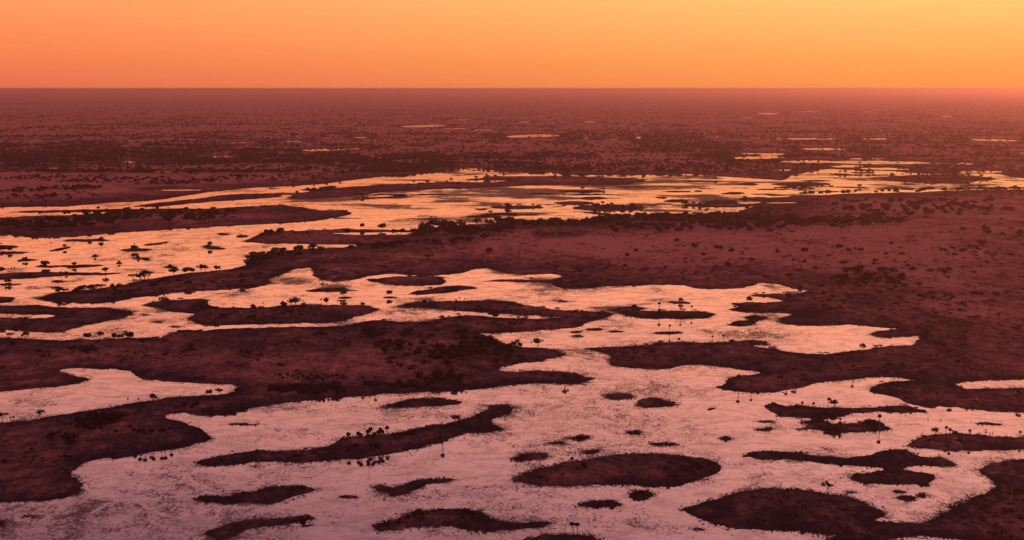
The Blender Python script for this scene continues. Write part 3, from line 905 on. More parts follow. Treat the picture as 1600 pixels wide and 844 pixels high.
def clump(landmark, kind, cx, cy_, rx, ry, n, h0, h1, w0=0.9, w1=1.35):
    for _ in range(n):
        a, r = RNG.random() * 6.283, math.sqrt(RNG.random())
        x, y = cx + rx * r * math.cos(a), cy_ + ry * r * math.sin(a)
        PL.append((landmark, kind, x, y, (h0 + (h1 - h0) * RNG.random()), w0 + (w1 - w0) * RNG.random()))


def belt(landmark, kind, pts, n, spread, h0, h1):
    pts = np.array(pts, float)
    seg = np.linalg.norm(np.diff(pts, axis=0), axis=1)
    cum = np.concatenate([[0], np.cumsum(seg)])
    for s in np.sort(RNG.random(n)) * cum[-1]:
        i = min(len(seg) - 1, int(np.searchsorted(cum, s) - 1)) if s > 0 else 0
        p = pts[i] + (pts[i + 1] - pts[i]) * (s - cum[i]) / seg[i]
        PL.append((landmark, kind, p[0] + RNG.normal() * 2, p[1] + abs(RNG.normal()) * spread, h0 + (h1 - h0) * RNG.random(), 0.85 + 0.5 * RNG.random()))


# palms
P('on the long palm grove island', 'palm', [(545, 701, 25), (560, 700, 25), (566, 703, 26), (573, 698, 26), (580, 694, 26), (586, 700, 25), (591, 699, 26), (597, 698, 26), (605, 692, 26), (594, 694, 25), (577, 703, 25), (583, 704, 24),
                                            (692, 690, 27)])
P('on the bottom edge islet', 'palm', [(896, 838, 22, 1.45), (902, 838, 22, 1.4)])
P('on the largest oval island', 'palm', [(893, 737, 22)])
P('on the short island behind the anvil island', 'palm', [(1374, 671, 24), (1313, 660, 14)])
P('on the long narrow island under the right plain', 'palm', [(1252, 645, 17), (1270, 646, 17), (1293, 642, 20)])
P('on the low island at the right edge', 'palm', [(1477, 686, 20), (1483, 690, 20), (1515, 690, 18), (1593, 690, 16)])
P('on the long pointed central island', 'palm', [(1030, 491, 18), (1081, 492, 14), (1063, 495, 14)])
P('on the flat islet below the pointed island', 'palm', [(1046, 521, 14)])
P('on the north shore of the right plain point', 'palm', [(1114, 539, 14), (1130, 539, 15), (1060, 545, 16)])
P('on the arm above the peninsula', 'palm', [(822, 477, 8), (718, 474, 9), (726, 475, 8)])
P('on the wooded island in the upper left channel', 'palm', [(502, 478, 11), (528, 479, 10), (474, 479, 9), (412, 482, 9), (350, 483, 8), (366, 482, 8)])
P('in the palm stand on the peninsula shore', 'palm', [(x, 604 + RNG.random() * 5, 17 + 4 * RNG.random()) for x in (437, 443, 450, 458, 466, 474, 481, 487, 494, 499, 504, 513, 520, 526)])
P('in the reflection lined peninsula shore', 'palm', [(566, 606, 17), (587, 608, 19), (505, 611, 17)])
P('on the dark foreground land at bottom left', 'palm', [(91, 676, 20), (97, 679, 20), (104, 682, 21), (112, 681, 20), (121, 686, 20), (136, 690, 24), (141, 692, 24), (148, 691, 24), (159, 690, 23), (205, 688, 24), (211, 692, 23),
                                                        (218, 696, 24), (227, 697, 24), (236, 694, 23), (239, 695, 24), (252, 695, 24), (257, 694, 24), (268, 690, 23), (51, 722, 22), (183, 694, 22)])
P('behind the left inlet on the dark land', 'palm', [(200, 635, 12), (217, 634, 11), (22, 664, 13), (17, 664, 12)])
P('on the right plain above the bay', 'palm', [(1230, 598, 19), (1239, 595, 19), (1242, 594, 20), (1333, 588, 18), (1453, 572, 17), (1461, 571, 17), (1534, 532, 14), (1482, 622, 20), (1485, 622, 20), (1591, 630, 20), (1594, 632, 19), (1373, 497, 12),
                                               (1428, 496, 11), (1440, 497, 12), (1458, 495, 11), (1154, 608, 22), (1174, 610, 17)])
P('on the far peninsula plain', 'palm', [(640, 562, 16), (655, 549, 13), (683, 530, 13), (690, 506, 12), (577, 540, 14), (602, 520, 12), (585, 522, 11)])
P('on the central plain', 'palm', [(551, 417, 8), (559, 415, 8), (598, 416, 8), (590, 421, 7), (978, 366, 7), (1003, 388, 7)])
P('in the bright upper left river', 'palm', [(210, 389, 9), (80, 386, 8), (96, 431, 8), (18, 427, 9), (23, 426, 9), (385, 372, 5)])
P('on the right shore at the bottom', 'palm', [(1250, 805, 22), (1255, 812, 22), (1230, 782, 18)])

# broad trees, hand placed
P('on the peninsula point', 'tree', [(840, 545, 15, 1.25), (806, 548, 15, 1.2), (795, 552, 14, 1.2), (814, 546, 9), (726, 528, 14, 1.2), (716, 526, 11)])
P('beside the left inlet', 'tree', [(63, 653, 13, 1.3), (5, 664, 17, 1.1), (240, 633, 16, 1.0), (330, 619, 9, 1.1), (343, 619, 12, 1.1), (370, 619, 11, 1.0)])
P('on the peninsula north shore', 'tree', [(137, 531, 10, 1.1), (157, 532, 13, 1.1), (180, 531, 9), (197, 532, 14, 1.1), (187, 536, 12, 1.2), (207, 532, 11), (223, 544, 13, 1.1), (244, 540, 12), (40, 534, 14, 1.2), (15, 534, 12, 1.2), (3, 526, 13, 1.2),
                                           (20, 549, 14, 1.2), (299, 548, 10, 1.1), (376, 557, 8), (390, 560, 10)])
P('on the lower right point', 'flat', [(1293, 775, 20, 1.0)])
P('on the long palm grove island', 'tree', [(712, 665, 14, 1.1), (617, 690, 10, 1.2)])
P('on the long narrow island under the right plain', 'tree', [(1303, 640, 14, 1.15), (1313, 652, 14, 1.0)])
P('on the low island at the right edge', 'tree', [(1461, 682, 13, 1.15)])
P('on the central land south of the bay', 'tree', [(1016, 556, 11, 1.0), (1348, 551, 13, 1.1), (1286, 571, 12, 1.0), (1447, 530, 15, 1.0), (883, 600, 16, 0.9), (1242, 549, 6)])
P('on the islets of the central channel', 'tree', [(546, 457, 11, 1.0), (537, 466, 12, 1.1), (609, 464, 10, 1.1), (1064, 473, 7), (1171, 473, 9), (655, 482, 7)])
P('on the wooded island in the upper left channel', 'tree', [(462, 482, 14, 1.2), (455, 481, 11), (445, 482, 9), (510, 479, 11), (535, 482, 10), (475, 487, 11), (322, 493, 14, 1.3), (337, 495, 12), (308, 489, 10), (395, 486, 8), (568, 480, 6)])
P('on the shore of the great plain by the inlet', 'tree', [(498, 443, 20, 1.2), (505, 433, 12, 1.1), (490, 444, 14, 1.1), (671, 412, 12, 1.3), (763, 398, 10), (505, 440, 16, 1.1)])
P('on the arm above the peninsula', 'tree', [(752, 490, 9), (770, 497, 10, 1.2), (776, 498, 9), (690, 507, 12), (718, 502, 8), (712, 489, 6)])

# the tree lined spit on the left
P('on the tree lined spit', 'tree', [(86, 461, 10, 1.2), (93, 463, 12, 1.3), (101, 464, 10, 1.2), (120, 461, 9, 1.2), (127, 461, 11, 1.3), (135, 460, 11, 1.3), (143, 460, 12, 1.3), (151, 459, 11, 1.3), (159, 458, 10, 1.3), (177, 459, 12, 1.1), (130, 449, 4),
                                     (208, 443, 12, 1.1), (220, 442, 13, 1.2), (226, 441, 15, 1.2), (232, 441, 14, 1.2), (272, 434, 12, 1.1), (292, 429, 9, 1.1), (300, 428, 8, 1.1), (314, 427, 11, 1.2), (321, 427, 10, 1.2), (357, 419, 8), (340, 424, 7),
                                     (256, 453, 16, 1.2), (240, 452, 9), (296, 449, 9), (378, 438, 8), (392, 414, 14, 1.3), (400, 412, 15, 1.3), (408, 408, 12, 1.3), (386, 418, 10), (380, 446, 8)])
belt('at the root of the tree lined spit', 'tree', [(398, 414), (425, 402), (450, 397), (500, 394)], 26, 4, 8, 13)
belt('in front of the far tree belt', 'tree', [(405, 369), (445, 365)], 5, 3, 6, 9)
P('on the grassy neck before the belt', 'tree', [(541, 367, 9), (566, 358, 8), (596, 360, 9, 1.1), (617, 368, 8), (627, 366, 8), (646, 366, 8), (436, 367, 6), (480, 369, 6)])
belt('in the western part of the far tree belt', 'tree', [(652, 366), (680, 360), (720, 362), (760, 366), (800, 356)], 70, 7, 9, 13)
belt('in the western part of the far tree belt', 'tree', [(655, 364), (675, 358), (700, 357), (800, 352)], 24, 2, 10, 13)
belt('in the shadowed southern tree belt', 'tree', [(540, 388), (600, 386), (680, 382), (740, 378)], 34, 3, 5, 9)
belt('in the middle of the far tree belt', 'tree', [(800, 352), (870, 351), (930, 350), (945, 346)], 60, 3, 7, 10)
belt('in the eastern part of the far tree belt', 'tree', [(940, 346), (1000, 344), (1100, 342), (1200, 342)], 100, 5, 7, 10)
belt('in the eastern part of the far tree belt', 'tree', [(960, 356), (1050, 356), (1130, 352), (1200, 352)], 60, 5, 6, 9)
belt('in the wood at the east end of the belt', 'tree', [(1185, 352), (1230, 350), (1300, 350), (1370, 343)], 80, 6, 8, 12)
belt('along the far bright river bank', 'tree', [(1225, 306), (1290, 304), (1400, 301), (1480, 299), (1600, 297)], 30, 1.2, 4, 7)
clump('scattered below the wood', 'tree', 1120, 358, 130, 8, 22, 6, 9)
# the right plain
P('scattered on the right plain', 'tree', [(1310, 392, 9), (1257, 399, 10), (1216, 399, 8), (1327, 397, 8), (1344, 396, 8), (1336, 393, 5), (1473, 396, 8), (1533, 386, 10, 1.2), (1525, 391, 7), (1516, 389, 6), (1503, 397, 8), (1511, 394, 6), (1583, 405, 8, 1.3),
                                          (1257, 415, 8), (1368, 413, 7), (1398, 413, 6), (1232, 437, 9, 1.2), (1322, 431, 11, 1.1), (1303, 448, 14, 1.1), (1325, 445, 9, 1.1), (1342, 445, 11, 1.1), (1357, 438, 8), (1359, 444, 7), (1375, 428, 8, 1.3),
                                          (1380, 425, 7), (1394, 431, 11, 1.1), (1388, 442, 9, 1.2), (1408, 438, 9, 1.2), (1428, 427, 8, 1.3), (1455, 431, 9, 1.2), (1473, 430, 9, 1.2), (1483, 427, 8, 1.2), (1329, 472, 11), (1438, 451, 8), (1440, 470, 9, 1.3),
                                          (1450, 463, 7), (1458, 466, 10, 1.2), (1457, 472, 7), (1475, 469, 6), (1525, 467, 10, 1.2), (1531, 466, 8), (1553, 468, 10, 1.2), (1573, 461, 5), (1373, 464, 8), (1406, 471, 6), (1287, 464, 8), (1234, 470, 9, 1.1),
                                          (1312, 447, 8), (1319, 450, 9), (1404, 450, 10), (1402, 441, 8), (1540, 414, 6), (1598, 388, 6), (1597, 370, 7), (1555, 400, 5), (1086, 391, 10), (1118, 394, 10, 1.2), (1145, 398, 8), (1099, 404, 8, 1.1), (980, 405, 7, 1.2),
                                          (1137, 420, 9), (1173, 411, 6, 1.6), (1126, 393, 7), (1057, 381, 7), (905, 431, 9, 1.1), (900, 425, 5), (977, 420, 6), (993, 396, 6, 1.3), (1011, 426, 5, 1.4), (1040, 422, 5)])
clump('in the loose grove on the right plain', 'tree', 1355, 440, 60, 14, 26, 6, 10)
clump('beyond the right plain', 'tree', 1450, 333, 150, 10, 60, 5, 9)
clump('beyond the right plain', 'tree', 1370, 350, 40, 4, 16, 6, 9)
clump('beyond the right plain', 'tree', 1560, 365, 60, 10, 12, 5, 8)
clump('beyond the right plain', 'tree', 1420, 320, 170, 6, 40, 4, 7)
# woodland on the peninsula
clump('in the peninsula wood', 'tree', 745, 552, 52, 14, 44, 8, 13)
clump('in the peninsula wood', 'tree', 700, 560, 34, 10, 16, 8, 13)
clump('in the little peninsula grove', 'tree', 606, 548, 26, 8, 14, 8, 13)
clump('in the northern peninsula thicket', 'tree', 605, 526, 46, 7, 16, 7, 12)
clump('behind the peninsula shore', 'tree', 690, 596, 45, 6, 22, 9, 15)
clump('behind the peninsula shore', 'shrub', 620, 604, 60, 6, 26, 4, 8)
clump('in the thicket under the palm stand', 'shrub', 480, 612, 62, 4.5, 46, 6, 10)
clump('in the thicket under the palm stand', 'tree', 527, 611, 8, 3, 4, 12, 16)
clump('in the thicket on the dark land', 'tree', 172, 660, 34, 6, 14, 10, 16)
clump('in the thicket on the dark land', 'shrub', 160, 663, 40, 7, 20, 5, 9)
clump('below the thicket on the dark land', 'tree', 100, 692, 20, 6, 8, 9, 14)
clump('on the dark land by the inlet', 'shrub', 330, 640, 60, 8, 20, 3, 6)
clump('on the left of the dark land', 'shrub', 60, 722, 60, 12, 22, 2, 5)
# left band
clump('in the grove on the left band', 'tree', 70, 356, 75, 7, 40, 6, 10)
clump('in the grove on the left band', 'tree', 150, 350, 60, 6, 26, 6, 10)
clump('in the eastern grove of the left band', 'tree', 270, 343, 85, 7, 26, 5, 9)
P('on the left river shore', 'tree', [(54, 337, 6), (64, 337, 7), (107, 337, 7, 1.4), (133, 337, 8, 1.3)])
P('on the wooded islets of the left river', 'tree', [(67, 418, 9, 1.3), (72, 417, 8, 1.2), (93, 417, 6), (115, 417, 6), (153, 416, 5), (81, 437, 10, 1.2), (92, 443, 6, 1.4), (16, 394, 6), (100, 389, 6), (109, 388, 5), (39, 408, 6), (207, 392, 7, 1.3),
                                                   (328, 387, 8), (332, 382, 5), (261, 381, 5), (165, 429, 10, 1.2), (104, 429, 4), (139, 374, 6), (95, 377, 6, 1.2), (157, 377, 6, 1.2), (12, 444, 7), (187, 412, 4), (148, 402, 4), (268, 419, 5, 1.4), (2, 426, 8, 1.3),
                                                   (222, 407, 4), (215, 404, 4)])
belt('on the islet in the far left channel', 'tree', [(466, 300), (490, 299), (530, 295)], 16, 1.5, 4, 7)
P('in the middle of the far bright river', 'tree', [(640, 280, 5), (654, 283, 6), (667, 283, 6), (690, 277, 4), (566, 308, 6), (718, 290, 6), (737, 308, 6), (788, 276, 5), (760, 277, 5), (830, 297, 7), (835, 306, 5), (857, 318, 5), (943, 298, 4),
                                                   (941, 321, 6), (1083, 280, 4), (1160, 304, 5), (1185, 306, 5), (1265, 298, 5), (1305, 284, 6), (1342, 293, 5, 1.3), (1360, 282, 5, 1.5), (1395, 276, 5, 1.4), (1420, 291, 4, 1.4), (1460, 296, 6, 1.4), (1490, 277, 8, 1.4),
                                                   (1523, 292, 5), (1571, 290, 5), (1366, 277, 4), (155, 337, 4), (981, 277, 6, 1.2), (905, 276, 5), (1435, 276, 5), (1400, 255, 5), (1342, 257, 4), (1278, 256, 4), (1213, 256, 6, 1.4)])

# shrubs and termite mound thickets
P('on the largest oval island', 'shrub', [(1005, 714, 5, 1.2), (910, 733, 8, 1.0), (902, 736, 6), (840, 749, 5, 1.2), (846, 751, 4), (946, 727, 4), (880, 746, 4), (970, 742, 3, 1.6), (985, 743, 3.5, 1.6), (998, 744, 3, 1.6), (1086, 730, 8, 1.0),
                                         (1092, 734, 6), (1100, 736, 4), (1078, 735, 4), (1047, 752, 4)])
P('on the round bushy islet', 'shrub', [(1000, 772, 7), (1008, 774, 6), (992, 777, 5)])
P('on the oval islet left of the bushy one', 'shrub', [(932, 790, 4, 1.3), (925, 792, 3)])
P('on the dark round islet', 'shrub', [(815, 715, 5, 1.3), (808, 718, 4, 1.2), (850, 716, 4)])
P('on the tufted islet', 'shrub', [(903, 686, 5, .9), (908, 686, 5, .8), (898, 687, 3), (914, 685, 3)])
P('on the flat dark islet', 'shrub', [(1030, 695, 3), (1040, 694, 3), (1050, 694, 2.6)])
P('on the star shaped islet', 'shrub', [(1134, 686, 5, .8), (1138, 685, 3), (1130, 685, 3)])
P('on the humped mid channel islet', 'shrub', [(1017, 626, 3.5, .8), (1025, 626, 3.5, .8)])
P('on the bush tipped bottom island', 'shrub', [(474, 815, 8, .9), (479, 816, 5)])
P('on the broad bushy bottom island', 'shrub', [(655, 804, 8, .9), (646, 808, 6, 1.2), (637, 811, 6, 1.2), (662, 806, 5), (730, 804, 6, 1.0), (738, 805, 5), (605, 822, 6, 1.2), (597, 824, 4), (598, 818, 4), (745, 829, 5), (760, 828, 4), (625, 816, 4)])
P('on the leaf shaped island', 'shrub', [(465, 764, 5, 1.0), (472, 763, 5, 1.0), (478, 764, 4), (455, 768, 3)])
P('on the long palm grove island', 'shrub', [(640, 680, 6, 1.6), (634, 682, 5), (648, 678, 5), (620, 681, 5), (345, 722, 6, 1.2), (330, 721, 4), (400, 712, 4), (705, 672, 4, 1.6), (685, 688, 5, 1.4), (695, 686, 4), (540, 690, 4), (757, 655, 4, 1.4), (780, 641, 4, 1.4),
                                             (580, 700, 7, 1.0), (589, 702, 6, 1.0)])
P('on the bare island north of the palm grove', 'shrub', [(660, 628, 4, 1.3), (668, 629, 3)])
P('on the anvil shaped island', 'shrub', [(1252, 711, 5, 1.1), (1260, 712, 4), (1245, 712, 4), (1314, 725, 6, 1.2), (1222, 713, 4), (1408, 711, 5, 1.3), (1404, 743, 5, 1.0), (1335, 746, 6, 1.0), (1345, 745, 5), (1356, 745, 5), (1440, 757, 5)])
P('on the short island behind the anvil shaped one', 'shrub', [(1362, 661, 5, 1.2), (1355, 662, 4), (1303, 674, 10, .8), (1296, 673, 7), (1310, 675, 7), (1365, 669, 6), (1270, 661, 4, 1.6), (1285, 660, 4, 1.4)])
P('on the long narrow island under the right plain', 'shrub', [(1207, 634, 5, 1.0), (1413, 640, 4, 1.4), (1420, 640, 4), (1406, 640, 3), (1290, 648, 6, 1.4), (1300, 650, 6, 1.4), (1280, 649, 4)])
P('on the low island at the right edge', 'shrub', [(1476, 694, 4, 1.2), (1500, 691, 5, 1.6), (1512, 692, 4), (1536, 692, 4), (1464, 693, 4), (1482, 700, 4)])
P('on the right shore at the bottom', 'shrub', [(1222, 772, 5, .9), (1230, 771, 5), (1215, 776, 4), (1232, 783, 4), (1240, 797, 5), (1310, 800, 5, 1.2), (1318, 801, 5, 1.2), (1326, 802, 4, 1.2), (1540, 804, 4), (1545, 805, 4), (1356, 830, 4), (1294, 783, 4), (1245, 812, 5),
                                              (1203, 808, 4), (1120, 795, 3), (1110, 797, 3), (1570, 729, 4, 1.6)])
P('on the small bushy islet in the right bay', 'shrub', [(1443, 774, 5, .8)])
P('on the dark blob islet in the right bay', 'shrub', [(1415, 779, 4, 1.2), (1424, 778, 3)])
P('on the dark peninsula plain', 'shrub', [(437, 575, 5, 1.3), (500, 524, 7, 1.0), (507, 525, 5, 1.2), (493, 526, 4), (530, 538, 4, 1.4), (545, 540, 4, 1.5), (480, 566, 3), (440, 563, 3, 1.6), (115, 548, 6, 2.0), (130, 550, 7, 2.2), (145, 550, 6, 2.2), (100, 546, 4), (300, 550, 5, 2.0),
                                          (285, 552, 3), (330, 572, 3), (628, 562, 4, 1.5), (640, 560, 4)])
P('on the far bright marsh tip', 'shrub', [(610, 502, 4), (600, 503, 4), (662, 473, 5, .9), (672, 474, 4), (712, 473, 4), (992, 481, 5), (990, 482, 4), (985, 494, 3)])
clump('scattered on the right plain edge', 'shrub', 1400, 520, 180, 60, 60, 2, 4.5)
clump('scattered on the right plain', 'shrub', 1420, 440, 190, 60, 130, 2, 5)
clump('scattered on the central plain', 'shrub', 1000, 425, 200, 22, 70, 1.6, 4)
clump('scattered on the point south of the bay', 'shrub', 1060, 557, 90, 10, 24, 2, 4)
clump('scattered on the south shore of the right plain', 'shrub', 1330, 582, 220, 22, 46, 2, 5)
clump('scattered on the right shore under the pool', 'shrub', 1520, 622, 90, 10, 20, 2, 4.5)
clump('scattered on the right shore at the bottom edge', 'shrub', 1500, 815, 110, 30, 14, 2, 4.5)
clump('scattered about the peninsula wood', 'shrub', 700, 555, 120, 30, 70, 3, 7)
clump('scattered on the wooded island', 'shrub', 430, 492, 110, 10, 46, 2, 5)
clump('scattered on the tree lined spit', 'shrub', 250, 452, 150, 14, 60, 2, 5)
clump('scattered on the peninsula north plain', 'shrub', 160, 550, 150, 18, 40, 2, 5)
clump('scattered along the central arm', 'shrub', 800, 490, 140, 20, 40, 2, 4.5)
clump('scattered on the plain behind the belt', 'shrub', 700, 395, 220, 22, 60, 1.5, 3.5)

NICE = {'palm': ('palm_tree', 'palm', 'palm'), 'tree': ('broad_tree', 'tree', 'tree'), 'flat': ('broad_tree', 'tree', 'tree'), 'shrub': ('shrub', 'shrub', 'shrub')}
items = []
for (lm, kind, px, py, hp, w) in PL:
    x, y = ground(px, py)
    x, y = float(x), float(y)
    z, f, ow = height_at(x, y)
    hp *= (1.25 if any(k in lm for k in ('belt', 'wood', 'spit', 'bank', 'beyond', 'grove')) else 1.08) if kind in ('tree', 'flat') else 1.0
    items.append(dict(lm=lm, kind=kind, x=x, y=y, z=max(z, -0.05), f=f, px=px, py=py, hp=hp, h=metres(hp, py), w=w))
# clumped plants do not stand in open water
items = [i for i in items if i['f'] > -4 or i['kind'] == 'palm']


def copy_thing(protos, name, parts, it, single):
    vi = random.randrange(len(protos))
    a, b = protos[vi]
    rz = random.random() * 6.283
    h = it['h']
    s = Vector((h * it['w'] * 0.82, h * it['w'] * 0.82, h))
    if it['kind'] == 'palm':
        s = Vector((h * 1.28 * it['w'], h * 1.28 * it['w'], h))
    e = bpy.data.objects.new(name, None)
    COL.objects.link(e)
    e.empty_display_size = 0.5
    e.location = (it['x'], it['y'], it['z'] - 0.1)
    e.rotation_euler = (0, 0, rz)
    e.scale = s
    for nm, me in zip(parts, (a, b)):
        link(nm, me, e)
    return e


CAP = 290
rest_t, rest_s = [], []
chosen = []
for base in (('palm',), ('tree', 'flat'), ('shrub',)):
    L = sorted([i for i in items if i['kind'] in base], key=lambda i: -i['hp'] * (1 + 0.0 * i['py']))
    chosen += L[:CAP]
    (rest_s if base[0] == 'shrub' else rest_t).extend(L[CAP:])
by = {}
for it in chosen:
    by.setdefault((it['lm'], NICE[it['kind']][2]), []).append(it)
for (lm, word), L in by.items():
    L.sort(key=lambda i: i['px'])
    big = max(L, key=lambda i: i['h'])
    for k, it in enumerate(L):
        kind = it['kind']
        nm, cat, _ = NICE[kind]
        grp = None
        look = {'palm': 'slender fan palm', 'tree': 'dark rounded tree', 'flat': 'leaning tree with layered open crown', 'shrub': 'low dark shrub'}[kind]
        if len(L) == 1:
            lab = 'lone %s %s' % (look, lm)
        elif len(L) <= 40:
            lab = '%s %s, %s from left' % (look, lm, ordinal(k))
        else:
            lab = '%s %s' % (look, lm)
        grp = {'palm': 'palms', 'tree': 'trees', 'flat': 'trees', 'shrub': 'shrubs'}[kind] + ' ' + lm
        if kind == 'palm':
            e = copy_thing(PALMS, nm, ('trunk', 'crown'), it, False)
        elif kind == 'shrub':
            e = copy_thing(SHRUBS, nm, ('stems', 'foliage'), it, False)
            e.scale = (it['h'] * it['w'] * 0.9, it['h'] * it['w'] * 0.9, it['h'])
        else:
            e = copy_thing(FLATS if kind == 'flat' or random.random() < 0.22 else TREES, nm, ('trunk', 'crown'), it, False)
        tag(e, lab, cat, grp if len(L) > 1 else None)


# ------------------------------------------------------------------ distant woodland: too many to count
def np_of(me):
    v = np.empty(len(me.vertices) * 3, np.float32)
    me.vertices.foreach_get('co', v)
    return v.reshape(-1, 3)


def small_crown(seed, n):
    rng = np.random.default_rng(seed)
    cs = [(rng.normal(0, .22), rng.normal(0, .22), 0.5 + .2 * rng.random()) for _ in range(4)]
    v, f = leaf_quads(rng, cs, [0.26 + 0.1 * rng.random() for _ in range(4)], n, 0.16, 0.8, 0.3)
    v[:, 2] = np.maximum(v[:, 2], 0.0)
    v[:, 2] /= v[:, 2].max()
    return v


def mass(name, label, cat, places, protos, mat):
    Vs = []
    for (x, y, z, h, w) in places:
        v = protos[RNG.integers(len(protos))]
        a = RNG.random() * 6.283
        c, s = math.cos(a), math.sin(a)
        hw = h * w
        Vs.append(np.stack([(v[:, 0] * c - v[:, 1] * s) * hw + x, (v[:, 0] * s + v[:, 1] * c) * hw + y, v[:, 2] * h + z], 1))
    V = np.concatenate(Vs)
    F = np.arange(len(V)).reshape(-1, 4)
    return tag(link(name, mesh_np(name, V, F, mat, False)), label, cat, None, 'stuff')


crowns_m = [small_crown(500 + i, 90) for i in range(5)]
crowns_f = [small_crown(600 + i, 36) for i in range(6)]
low_m = [v * np.array([1.6, 1.6, 1.0]) for v in [small_crown(700 + i, 40) for i in range(5)]]

near_rest = [(i['x'], i['y'], i['z'], i['h'], i['w']) for i in rest_t]
# wooded plain beyond the river
cand = 140000
qx = RNG.uniform(-40, 1640, cand)
qy = 146 + (272 - 146) * RNG.random(cand) ** 0.85
wx, wy = ground(qx, qy)
dens = 0.8 * fbm(wx / 800, wy / 1300, 81, 4) + 0.8 * fbm(wx / 150, wy / 420, 87, 3) + 0.6 * fbm(wx / 1100, wy / 210, 83, 3)
band = np.interp(qy, [146, 160, 176, 186, 200, 212, 222, 232, 245, 258, 270], [.25, .1, .28, .12, .2, .22, .24, .18, .04, .0, -.06])
for (bx0, bx1, by_, bh, s) in [(60, 250, 243, 7, .6), (0, 140, 228, 5, .3), (80, 130, 232, 6, .4), (250, 360, 248, 5, .3), (520, 720, 227, 6, .5), (500, 700, 240, 5, .5), (420, 480, 228, 5, .4), (430, 520, 245, 3, .3), (520, 680, 258, 3.5, .6), (600, 680, 262, 5, .35), (420, 500, 266, 4, .3), (590, 640, 267, 4, .3),
                              (800, 970, 253, 6, .55), (900, 1100, 237, 7, .6), (850, 1060, 208, 6, .35), (230, 360, 272, 5, .5), (100, 150, 296, 4, .5), (200, 330, 287, 4, .35), (900, 1000, 205, 6, .3), (1250, 1420, 198, 7, .4), (1220, 1290, 240, 4, .5), (1110, 1130, 238, 5, .3),
                              (420, 520, 198, 3, .3), (650, 790, 211, 3, .35), (1200, 1600, 225, 3, .25), (1380, 1550, 231, 3, .2)]:
    m = (qx > bx0 - 15) & (qx < bx1 + 15)
    band = band + np.where(m, 0.36 * s * (0.4 + 1.8 * np.abs(fbm(wx / 90, wy / 260, 99, 3))) * np.exp(-((qy - by_) / bh) ** 2), 0)
keep = ((dens * 2.1 + band * 1.5 + RNG.normal(0, .22, cand)) > 0.42) | (RNG.random(cand) < 0.10)
keep &= RNG.random(cand) < 0.46
for a in PONDS:
    keep &= ~((qx > a[0] - 2) & (qx < a[1] + 2) & (qy > a[2] - a[3]) & (qy < a[2] + 6) & (RNG.random(cand) < 0.93))
far_places = []
for x, y, py in zip(wx[keep], wy[keep], qy[keep]):
    z, f, o = height_at(float(x), float(y))
    if f < 4:
        continue
    far_places.append((x, y, z, 8 + 6 * RNG.random(), 0.95 + 0.7 * RNG.random()))
# band of plain 258-345 behind the left river
cand = 7000
qx = RNG.uniform(-40, 1640, cand)
qy = RNG.uniform(258, 346, cand)
wx, wy = ground(qx, qy)
dens = fbm(wx / 240, wy / 420, 91, 4)
for x, y, d in zip(wx, wy, dens):
    z, f, o = height_at(float(x), float(y))
    if f < 6 or d < -0.06 + 0.34 * RNG.random():
        continue
    near_rest.append((x, y, z, 4 + 6.5 * RNG.random() ** 1.4, 0.9 + 0.6 * RNG.random()))
for (cx, cy_, rx, ry, n) in [(310, 270, 60, 4, 80), (180, 284, 90, 4, 70), (290, 287, 60, 3, 60), (120, 297, 40, 3, 56), (40, 300, 50, 3, 34), (370, 280, 40, 3, 34), (450, 268, 60, 3, 60), (600, 262, 70, 4, 90), (740, 256, 60, 3, 44),
                             (880, 262, 90, 3, 90), (1000, 256, 80, 4, 70), (1120, 262, 50, 4, 44), (60, 280, 70, 3, 40), (540, 272, 40, 2, 24), (640, 252, 90, 3, 50), (60, 310, 60, 3, 20), (1220, 246, 70, 2, 30), (1480, 262, 90, 3, 50)]:
    for _ in range(n):
        a, r = RNG.random() * 6.283, math.sqrt(RNG.random())
        x, y = ground(cx + rx * r * math.cos(a) * (1 + .3 * RNG.normal()), cy_ + ry * r * math.sin(a) - 0.03 * rx * r * math.cos(a))
        z, f, o = height_at(float(x), float(y))
        if f > 3:
            near_rest.append((float(x), float(y), z, 6 + 6 * RNG.random(), 0.9 + 0.6 * RNG.random()))
mass('distant_trees', 'dark trees massed over the far wooded plain', 'trees', far_places, crowns_f, M_LEAF)
mass('scattered_trees', 'countless small dark trees across the middle plain', 'trees', near_rest, crowns_m, M_LEAF)

# low scrub over all the land
cand = 14000
qx = RNG.uniform(-40, 1640, cand)
qy = 300 + 560 * RNG.random(cand) ** 1.5
wx, wy = ground(qx, qy)
dens = fbm(wx / 70, wy / 90, 95, 4)
for _ in range(420):      # bushes dotted over the right plain
    x, y = ground(RNG.uniform(850, 1640), RNG.uniform(372, 560))
    z, f, o = height_at(float(x), float(y))
    if f > 8:
        rest_s.append(dict(x=float(x), y=float(y), z=z, h=1.6 + 3.4 * RNG.random() ** 2, w=1.0 + 0.8 * RNG.random()))
scrub = [(i['x'], i['y'], i['z'], i['h'], i['w']) for i in rest_s]
for x, y, d, py in zip(wx, wy, dens, qy):
    z, f, o = height_at(float(x), float(y))
    if f < 3 or d < 0.04 + 0.26 * RNG.random():
        continue
    scrub.append((x, y, z, (1.5 if py < 520 else 1.0) * (0.7 + 1.9 * RNG.random() ** 2), 1.1 + 1.3 * RNG.random()))
mass('scrub', 'low dark scrub dotted over the grass', 'scrub', scrub, low_m, M_SHRUB)


